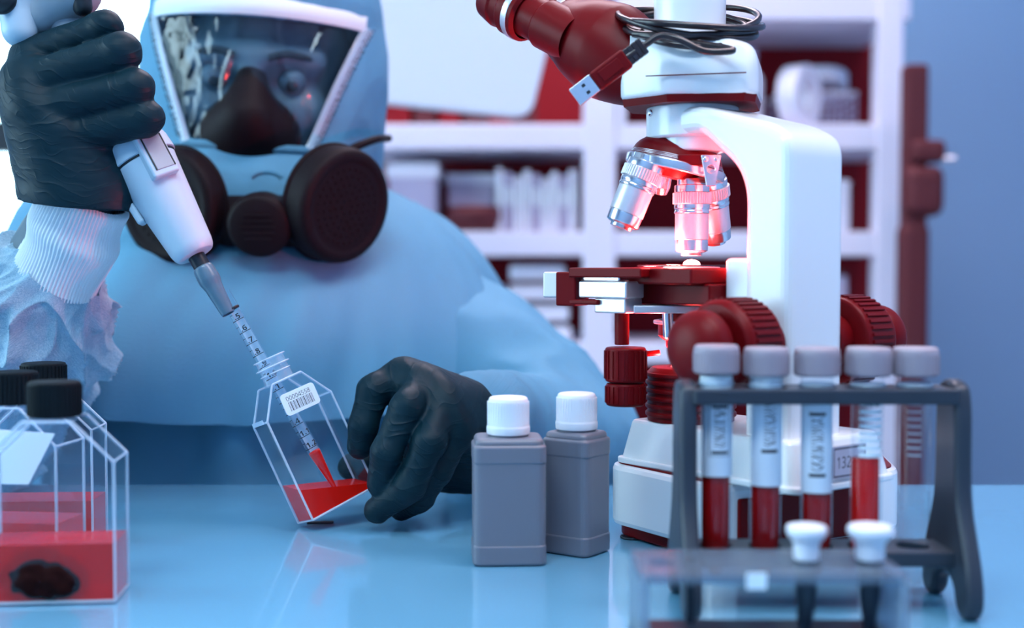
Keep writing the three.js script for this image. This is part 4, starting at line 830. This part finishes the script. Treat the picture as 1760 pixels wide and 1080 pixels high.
{
  const A = at;
  const g = glove(M.glove, {
    wrist: A(140, 345, 0.866), wristR: 0.040, cut: [A(140, 352, 0.866), V(-0.10, -1, -0.1).normalize()],
    mcp: [A(58, 98, 0.868), A(46, 146, 0.852), A(66, 192, 0.846), A(112, 238, 0.848)],
    fingers: [[A(182, 46, 0.850), A(172, 66, 0.884), A(128, 90, 0.894)], [A(208, 90, 0.838), A(206, 112, 0.872), A(160, 130, 0.888)], [A(233, 150, 0.836), A(232, 168, 0.870), A(188, 184, 0.888)], [A(250, 203, 0.840), A(248, 220, 0.870), A(206, 230, 0.886)]],
    radii: [[0.0130, 0.0106, 0.0100, 0.0090], [0.0140, 0.0126, 0.0110, 0.0100], [0.0138, 0.0115, 0.0105, 0.0095], [0.0130, 0.0115, 0.0100, 0.0090]],
    thumb: [A(100, 270, 0.892), A(62, 150, 0.905), A(88, 86, 0.905), A(122, 62, 0.902)], thumbR: [0.022, 0.015, 0.0115, 0.0095],
    extra: [bone(A(148, 330, 0.868), A(132, 250, 0.868), 0.0275, 0.024), bone(A(118, 320, 0.872), A(66, 180, 0.870), 0.028, 0.020), bone(A(140, 345, 0.866), A(148, 372, 0.868), 0.0275, 0.0265), bone(A(175, 318, 0.868), A(170, 262, 0.866), 0.020, 0.018)],
    wrinkle: (x, y, z) => { const n = noise(x * 16, y * 85 + x * 22, z * 16), n2 = noise(x * 34 + 9, y * 190 + x * 50, z * 34); return 0.0007 * (0.5 - Math.abs(n) * 1.6) + 0.00022 * (0.5 - Math.abs(n2) * 2); },
  });
  worn('glove', g, M.glove, 'dark teal glove gripping the pipettor');
  worn('glove_cuff', tube(Array.from({ length: 24 }, (_, i) => { const q = i / 24 * 2 * Math.PI, c = A(140, 352, 0.866); return V(c.x + Math.cos(q) * 0.0305, c.y + Math.sin(q) * 0.002 - 0.003 * Math.cos(q), c.z + Math.sin(q) * 0.0265); }), 0.0014, 80, 8, true), M.glove);
  const h = glove(M.glove, {
    wrist: A(812, 742, 0.905), wristR: 0.038,
    mcp: [A(690, 650, 0.880), A(728, 664, 0.864), A(760, 694, 0.852), A(784, 740, 0.850)],
    fingers: [[A(642, 672, 0.868), A(625, 732, 0.862), A(618, 768, 0.864)], [A(700, 700, 0.838), A(664, 778, 0.830), A(654, 832, 0.836)], [A(738, 762, 0.830), A(704, 838, 0.828), A(648, 878, 0.838)], [A(752, 808, 0.842), A(722, 858, 0.846), A(690, 876, 0.862)]],
    radii: [[0.0125, 0.0110, 0.0096, 0.0088], [0.0125, 0.0110, 0.0098, 0.0090], [0.0122, 0.0108, 0.0098, 0.0090], [0.0118, 0.0098, 0.0086, 0.0078]],
    thumb: [A(770, 770, 0.905), A(700, 795, 0.912), A(640, 803, 0.905), A(604, 803, 0.898)], thumbR: [0.020, 0.015, 0.0115, 0.0095],
    extra: [bone(A(790, 740, 0.898), A(735, 720, 0.880), 0.026, 0.022), bone(A(812, 742, 0.905), A(860, 752, 0.935), 0.027, 0.030), bone(A(790, 790, 0.90), A(740, 800, 0.885), 0.022, 0.018)],
    wrinkle: (x, y, z) => { const n = noise(x * 75 + y * 50, y * 22, z * 30), n2 = noise(x * 150 + y * 90, y * 45, z * 60); return 0.0007 * (0.5 - Math.abs(n) * 1.6) + 0.0002 * (0.5 - Math.abs(n2) * 2); },
  });
  worn('glove', h, M.glove, 'dark glove steadying the tilted flask');
}
{ // stool under the person, behind the table
  const t = thing('lab_stool', 'round lab stool under the seated person', 'stool', [-0.245, ROOM.y0, -1.36]);
  obj('seat', turned([[0, 0.25], [0.17, 0.25], [0.18, 0.265], [0.175, 0.28], [0, 0.28]], 40, 0.004), M.respirator, t);
  obj('column', turned([[0, 0.03], [0.025, 0.03], [0.025, 0.25], [0, 0.25]], 24), M.tableLeg, t);
  obj('base', turned([[0, 0], [0.2, 0], [0.2, 0.012], [0.03, 0.03], [0, 0.03]], 40), M.tableLeg, t);
}

// ---------------------------------------------------------------- pipettor and pipette, held in the right hand
{
  const t = thing('pipette_controller', 'pale blue pipette controller gripped in the raised gloved hand', 'pipettor');
  const n0 = at(241, 268, 0.866), n1 = at(337, 440, 0.858), ax = n1.clone().sub(n0).normalize(), L = n0.distanceTo(n1);
  t.position.copy(n0); t.quaternion.setFromUnitVectors(V(0, -1, 0), ax);
  t.rotateY(0);
  const add = (name, g, m, p = t) => obj(name, g, m, p);
  // here -y runs down the nozzle; y = 0 at its shoulder
  add('nozzle', turned([[0, -L], [0.0115, -L], [0.0135, -L + 0.0015], [0.0150, -L + 0.006], [0.0212, -0.010], [0.0218, -0.006], [0, -0.006]], 56, 0.0012), M.pipettor);
  add('nozzle_collar', turned([[0, -0.0056], [0.0228, -0.0056], [0.0232, -0.004], [0.0222, 0.007], [0.0205, 0.010], [0, 0.0105]], 56, 0.0012), M.pipettor);
  add('seam', turned([[0.021, -0.0066], [0.0222, -0.0066], [0.0222, -0.0052], [0.021, -0.0052]], 56), M.black);
  // window block on the camera side, right
  const blk = (w, h, d, r) => box(w, h, d, 0, 0, 0, r);
  const wnd = add('window_block', blk(0.019, 0.032, 0.011, 0.002).rotateX(0.045).translate(0, -0.010, 0.0195).rotateY(0.62), M.pipettor);
  add('window_inset', blk(0.0128, 0.0235, 0.0012, 0.0008).rotateX(0.045).translate(0.0008, -0.010, 0.0250).rotateY(0.62), M.pipettorGrey, wnd);
  add('window_slot', [-1, 1].map((s) => blk(0.0007, 0.0235, 0.0010, 0).rotateX(0.045).translate(s * 0.0068 + 0.0008, -0.010, 0.0252).rotateY(0.62)), M.black, wnd);
  add('side_fin', blk(0.005, 0.030, 0.010, 0.002).rotateZ(0.06).translate(-0.0205, -0.028, 0.004), M.pipettor);
  // handle inside the fist and its head beyond it
  const up = (x, y, z) => V(x, y, z);
  add('handle', [turned([[0, 0.010], [0.0165, 0.010], [0.0125, 0.026], [0.0125, 0.10], [0.016, 0.118], [0.018, 0.15], [0, 0.15]], 40, 0.003)], M.pipettorGrey);
  const hl = (px, py, d) => { t.updateMatrixWorld(true); return t.worldToLocal(at(px, py, d)); };
  add('head', surface(union([bone(hl(120, -20, 0.872), hl(70, 20, 0.872), 0.018, 0.016), bone(hl(120, -20, 0.872), hl(110, -110, 0.872), 0.020, 0.022)], 0.01), 0.0022), M.pipettorGrey);
  add('finger_rest', surface(union([bone(hl(25, -25, 0.862), hl(34, 52, 0.862), 0.0125, 0.0118), bone(hl(60, -40, 0.866), hl(30, -20, 0.862), 0.014, 0.0125)], 0.008), 0.0018), M.pipettor, t).userData.label = 'white rounded finger rest';
  add('end_cap', new THREE.SphereGeometry(0.0105, 24, 16).scale(1, 1, 0.6).translate(...hl(2, -2, 0.850).toArray()), M.black);
  add('grip', surface(union([bone(hl(135, -30, 0.862), hl(142, 12, 0.862), 0.0075, 0.0065)], 0.006), 0.0016), M.black);
  // adaptor below the nozzle
  add('adaptor_collar', turned([[0, -L - 0.009], [0.0056, -L - 0.009], [0.0058, -L], [0, -L]], 32), M.black);
  add('adaptor', turned([[0.0042, -L - 0.045], [0.0047, -L - 0.044], [0.0062, -L - 0.024], [0.0076, -L - 0.019], [0.0070, -L - 0.010], [0.0058, -L - 0.008], [0, -L - 0.008]], 36, 0.001), M.silicone);
  // serological pipette, a thing of its own: held in the adaptor
  const q0 = at(400, 530, 0.856), q1 = at(575, 838, 0.852), tip = thing('serological_pipette', 'clear graduated pipette reaching from the controller into the tilted flask', 'pipette');
  tip.position.copy(q0); tip.quaternion.setFromUnitVectors(V(0, -1, 0), q1.clone().sub(q0).normalize());
  const PL = q0.distanceTo(q1), R = 0.0043, bodyEnd = PL - 0.026;
  obj('barrel', lathe([[R, 0.012], [R, -bodyEnd], [0.0014, -PL], [0.0011, -PL]].reverse(), 28), M.clear, tip);
  obj('top_band', turned([[R * 0.9, -0.001], [R * 1.06, -0.001], [R * 1.06, 0.0005], [R * 0.9, 0.0005]], 28), M.black, tip);
  const marks = ['.5', '.6', '.7', '.8', '.9', '1.0', '.1', '.2', '.3', '.4', '1.1', '1.2', '1.0', '1.1', '1.2'];
  const tex = canvas(192, 2048, (c, w, h) => {
    c.clearRect(0, 0, w, h); c.fillStyle = '#06141c'; const n = 12.2, s = h / n;
    for (let i = 0; i < 13; i++) { const y = 40 + i * s; c.fillRect(0, y + 88, w * 0.92, 9); c.fillRect(w * 0.0, y + 88 - s * 0.5, w * 0.34, 6); c.font = 'bold 94px sans-serif'; c.fillText(marks[i], w * 0.34, y + 80); }
  });
  const pg = new THREE.CylinderGeometry(R + 0.00025, R + 0.00025, bodyEnd - 0.003, 28, 1, true, -1.25, 2.5).translate(0, -(bodyEnd - 0.003) / 2 - 0.002, 0);
  obj('scale_print', pg, mat([1, 1, 1], 0.6, { map: tex, transparent: true, side: THREE.DoubleSide }), tip);
  obj('backing_stripe', new THREE.CylinderGeometry(R - 0.0004, R - 0.0004, bodyEnd - 0.003, 28, 1, true, Math.PI - 0.9, 1.8).translate(0, -(bodyEnd - 0.003) / 2 - 0.002, 0), mat([0.55, 0.74, 0.88], 0.6, { transmission: 0.5, thickness: 0, side: THREE.DoubleSide }), tip);
  const li = lathe([[0.0009, -PL + 0.0002], [0.0012, -PL], [R - 0.0003, -bodyEnd], [R - 0.0003, -bodyEnd + 0.002], [0.0001, -bodyEnd + 0.0025]], 24);
  const drop = obj('drawn_liquid', li, M.bloodBright); drop.position.copy(tip.position); drop.quaternion.copy(tip.quaternion);
  tag(drop, 'red liquid drawn up in the tapering tip of the pipette', 'liquid');
}

// ---------------------------------------------------------------- white shelves and goods behind, out of focus
const slabPx = (px0, py0, px1, py1, depth, thick, r = 0.004) => { const a = at(px0, py0, depth), b = at(px1, py1, depth); return span(a.x, a.y, a.z, b.x, b.y, a.z - thick, r); };
{
  const d = 2.45, t = thing('shelf_unit', 'white open shelving with backs coloured by reddish shade along the back wall', 'shelf');
  const y = (py) => at(880, py, d).y, x = (px) => at(px, 455, d).x, zf = -d, zb = -d - 0.32, wall = x(1560), left = x(560);
  const post = (px0, px1, y0, y1) => span(x(px0), y0, zf, x(px1), y1, zf - 0.05, 0.004).translate(0, 0, 0.004);
  obj('post', post(1003, 1058, ROOM.y0, y(30)), M.shelfWhite, t);
  obj('post', post(1505, 1548, ROOM.y0, y(-60)), M.shelfWhite, t);
  obj('post', post(560, 600, ROOM.y0, y(30)), M.shelfWhite, t);
  for (const [p0, p1, q0, q1] of [[560, 1560, 213, 256], [560, 1560, 398, 440], [560, 1560, 590, 625], [1060, 1560, -8, 34], [560, 1560, 780, 815]]) obj('shelf_board', span(x(p0), y(q0), zf, x(p1), y(q1), zb + 0.001, 0.003), M.shelfWhite, t);
  obj('back_panel', span(left, ROOM.y0, zb, x(1628), y(-60), zb - 0.015, 0), M.shelfBack, t);
  obj('upper_divider', span(x(1060), y(34), zf + 0.001, x(1075), y(213), zb, 0.002), M.shelfWhite, t);
  const on = (name, label, cat, px0, py0, px1, py1, depth, thick, m, group) => tag(obj(name, slabPx(px0, py0, px1, py1, depth, thick), m), label, cat, group);
  const base = (px, board) => ({ x: at(px, 455, d + 0.1).x, y: y(board) });
  // things on the boards: each stands on its board
  const stand = (name, label, cat, px0, px1, pyTop, board, m, thick = 0.12, back = 0.05, group) => {
    const yb = y(board), h = y(pyTop) - yb, w = (px1 - px0) * d / 2200, o = thing(name, label, cat, [x((px0 + px1) / 2), yb, zf - back - thick / 2], 0, group);
    obj('case', box(w, h, thick, 0, h / 2, 0, 0.006), m, o);
    return { o, w, h, thick };
  };
  // row of pale binders between hood and post
  for (let i = 0; i < 9; i++) { const b = stand('binder', ['first', 'second', 'third', 'fourth', 'fifth', 'sixth', 'seventh', 'eighth', 'ninth'][i] + ' pale binder from the left in the row beside the white post', 'binder', 852 + i * 16, 865 + i * 16, 286 + (i * 7) % 18, 398, i % 3 === 1 ? M.lilac : M.paleGoods, 0.2, 0.04, 'pale binders on the shelf'); obj('spine_label', box(b.w * 0.7, b.h * 0.3, 0.001, 0, b.h * 0.6, b.thick / 2 + 0.0005, 0), M.panelWhite, b.o); }
  { const b = stand('storage_box', 'large lilac box on the shelf behind the respirator filter', 'box', 664, 748, 290, 398, M.lilac, 0.2); obj('lid', box(b.w + 0.01, 0.03, b.thick + 0.01, 0, b.h, 0, 0.004), M.paleGoods, b.o); }
  { const b = stand('storage_box', 'low lilac box between the large box and the binders', 'box', 765, 848, 300, 398, M.lilac, 0.14, 0.12); obj('lid', box(b.w + 0.01, 0.02, b.thick + 0.01, 0, b.h, 0, 0.004), M.paleGoods, b.o); }
  { // dark round dish
    const o = thing('dark_bowl', 'dark round bowl on the shelf before the lilac boxes', 'bowl', [x(815), y(398), zf - 0.062]);
    obj('bowl', lathe([[0.02, 0], [0.045, 0.004], [0.055, 0.03], [0.052, 0.05], [0.048, 0.03], [0, 0.012]], 36), M.darkGoods, o);
  }
  for (let i = 0; i < 4; i++) stand('paper_pack', ['lowest', 'second lowest', 'third', 'topmost'][i] + ' white paper pack of the stack left of the white post', 'paper', 876, 985 - i * 4, 590 - (i + 1) * 36 + 10, 590 - i * 36, M.paleGoods, 0.2, 0.05, 'white paper packs');
  { const o = thing('paper_roll', 'white paper roll lying on the shelf above the shoulder', 'roll', [x(815), y(590) + 0.055, zf - 0.12]); obj('roll', along(turned([[0.015, -0.06], [0.055, -0.06], [0.055, 0.06], [0.015, 0.06], [0.015, -0.06]], 40), V(0, 0, 0), V(1, 0, 0)), M.paleGoods, o); obj('core', along(turned([[0.013, -0.06], [0.015, -0.06], [0.015, 0.06], [0.013, 0.06]], 24), V(0, 0, 0), V(1, 0, 0)), M.darkGoods, o); }
  // dark books on the board under the white panel
  for (let i = 0; i < 6; i++) stand('dark_book', ['first', 'second', 'third', 'fourth', 'fifth', 'sixth'][i] + ' dark book from the left in the row under the white screen', 'book', 664 + i * 44, 702 + i * 44, 120 + (i % 3) * 12, 213, i % 2 ? M.darkGoods : M.shelfBack, 0.18, 0.05, 'dark books under the white screen');
  // right bays
  { const b = stand('glass_beaker', 'pale beaker in the middle right bay beside the microscope arm', 'beaker', 1448, 1475, 305, 398, M.paleGoods, 0.05, 0.06); obj('spout', box(0.012, 0.008, 0.012, b.w / 2, b.h - 0.006, 0, 0.003), M.paleGoods, b.o); }
  { const b = stand('lilac_canister', 'lilac canister in the lower right bay beside the microscope arm', 'canister', 1436, 1472, 470, 590, M.lilac, 0.06, 0.06); obj('lid', box(b.w * 1.05, 0.012, b.thick * 1.05, 0, b.h, 0, 0.004), M.darkGoods, b.o); }
  { // wire basket
    const yb = y(213), o = thing('wire_basket', 'grey wire basket on the upper right shelf', 'basket', [x(1432), yb, zf - 0.20]);
    const w = 0.15, h = 0.075, dp = 0.14, bars = [];
    for (let i = 0; i <= 12; i++) { const u = -w / 2 + w * i / 12; bars.push(rod(V(u, 0.004, dp / 2), V(u, h, dp / 2), 0.0022, 6), rod(V(u, 0.004, -dp / 2), V(u, h, -dp / 2), 0.0022, 6)); }
    for (let j = 0; j < 5; j++) { const v = 0.004 + (h - 0.004) * j / 4; for (const s of [-1, 1]) bars.push(rod(V(-w / 2, v, s * dp / 2), V(w / 2, v, s * dp / 2), 0.0022, 6), rod(V(s * w / 2, v, -dp / 2), V(s * w / 2, v, dp / 2), 0.0022, 6)); }
    obj('wires', bars, M.lilac, o);
    obj('rim', [rod(V(-w / 2, h, dp / 2), V(w / 2, h, dp / 2), 0.004), rod(V(-w / 2, h, -dp / 2), V(w / 2, h, -dp / 2), 0.004), rod(V(-w / 2, h, -dp / 2), V(-w / 2, h, dp / 2), 0.004), rod(V(w / 2, h, -dp / 2), V(w / 2, h, dp / 2), 0.004)], M.paleGoods, o);
    const r2 = thing('tube_coil', 'white coil of tubing lying in the wire basket', 'tubing', [x(1440), yb + 0.095, zf - 0.20]);
    obj('coil', [new THREE.TorusGeometry(0.055, 0.012, 12, 40).rotateX(Math.PI / 2 - 0.35), new THREE.TorusGeometry(0.05, 0.011, 12, 40).rotateX(Math.PI / 2 - 0.15).translate(0.006, 0.02, 0)], M.paleGoods, r2);
    const r3 = thing('tape_roll', 'white tape roll standing upright on the upper right shelf', 'tape', [x(1385), yb + 0.061, zf - 0.066]);
    obj('tape', along(turned([[0.034, -0.02], [0.06, -0.02], [0.06, 0.02], [0.034, 0.02], [0.034, -0.02]], 40), V(0, 0, 0), V(0.75, 0, 0.6)), M.paleGoods, r3);
    const r4 = thing('white_bottle', 'white bottle on the upper shelf right of the microscope head', 'bottle', [x(1306), yb, zf - 0.12]);
    obj('body', turned([[0, 0], [0.026, 0], [0.026, 0.10], [0.012, 0.125], [0.012, 0.14], [0, 0.14]], 32, 0.002), M.paleGoods, r4);
    obj('cap', turned([[0, 0.14], [0.014, 0.14], [0.014, 0.16], [0, 0.16]], 24), M.lilac, r4);
  }
}
{ // hanging white screen, tilted
  const t = thing('white_screen', 'large white screen panel behind the person, its lower right corner rounded', 'screen');
  const d = 1.95, c = at(752, 40, d), w = 0.40, h = 0.30;
  t.position.copy(c); t.rotation.set(0.05, 0.25, -0.085);
  const s = roundShape([[-w / 2, -h / 2 + 0.02, 0.01], [w / 2 - 0.045, -h / 2 + 0.02, 0.03], [w / 2, h / 2, 0.01], [-w / 2, h / 2, 0.01]]);
  obj('panel', extrude(s, 0.03, 0.006, 3), M.panelWhite, t);
  obj('screen_arm', [rod(V(0, 0.1, -0.02), V(0, 0.75, -0.2), 0.015)], M.shelfWhite, t);
  obj('ceiling_mount', [rod(V(0, 0.75, -0.2), V(0.12, 1.53, -0.2), 0.015)], M.shelfWhite, t);
}
{ // dark stand at the right
  const d = 2.3, t = thing('clamp_stand', 'dark clamp stand coloured by reddish shade beside the white shelves', 'stand'), p = at(1572, 455, d);
  t.position.set(p.x, ROOM.y0, p.z);
  const top = at(1572, 112, d).y - ROOM.y0;
  obj('base', box(0.3, 0.03, 0.26, 0, 0.015, 0, 0.006), M.darkGoods, t);
  obj('post', [box(0.042, top - 0.03, 0.04, -0.004, 0.03 + (top - 0.03) / 2, 0, 0.008)], M.darkGoods, t);
  const y = (py) => at(1572, py, d).y - ROOM.y0;
  obj('clamp_head', [box(0.07, 0.09, 0.06, 0.008, y(330), 0.01, 0.02), box(0.06, 0.04, 0.05, 0.015, y(262), 0.01, 0.012)], M.darkGoods, t);
  obj('clamp_screw', rod(V(0.02, y(275), 0.02), V(0.06, y(275), 0.03), 0.006), M.chrome, t);
  obj('sleeve', box(0.052, 0.24, 0.05, -0.004, y(500), 0, 0.015), M.darkGoods, t);
}

renderer.render(scene, camera);
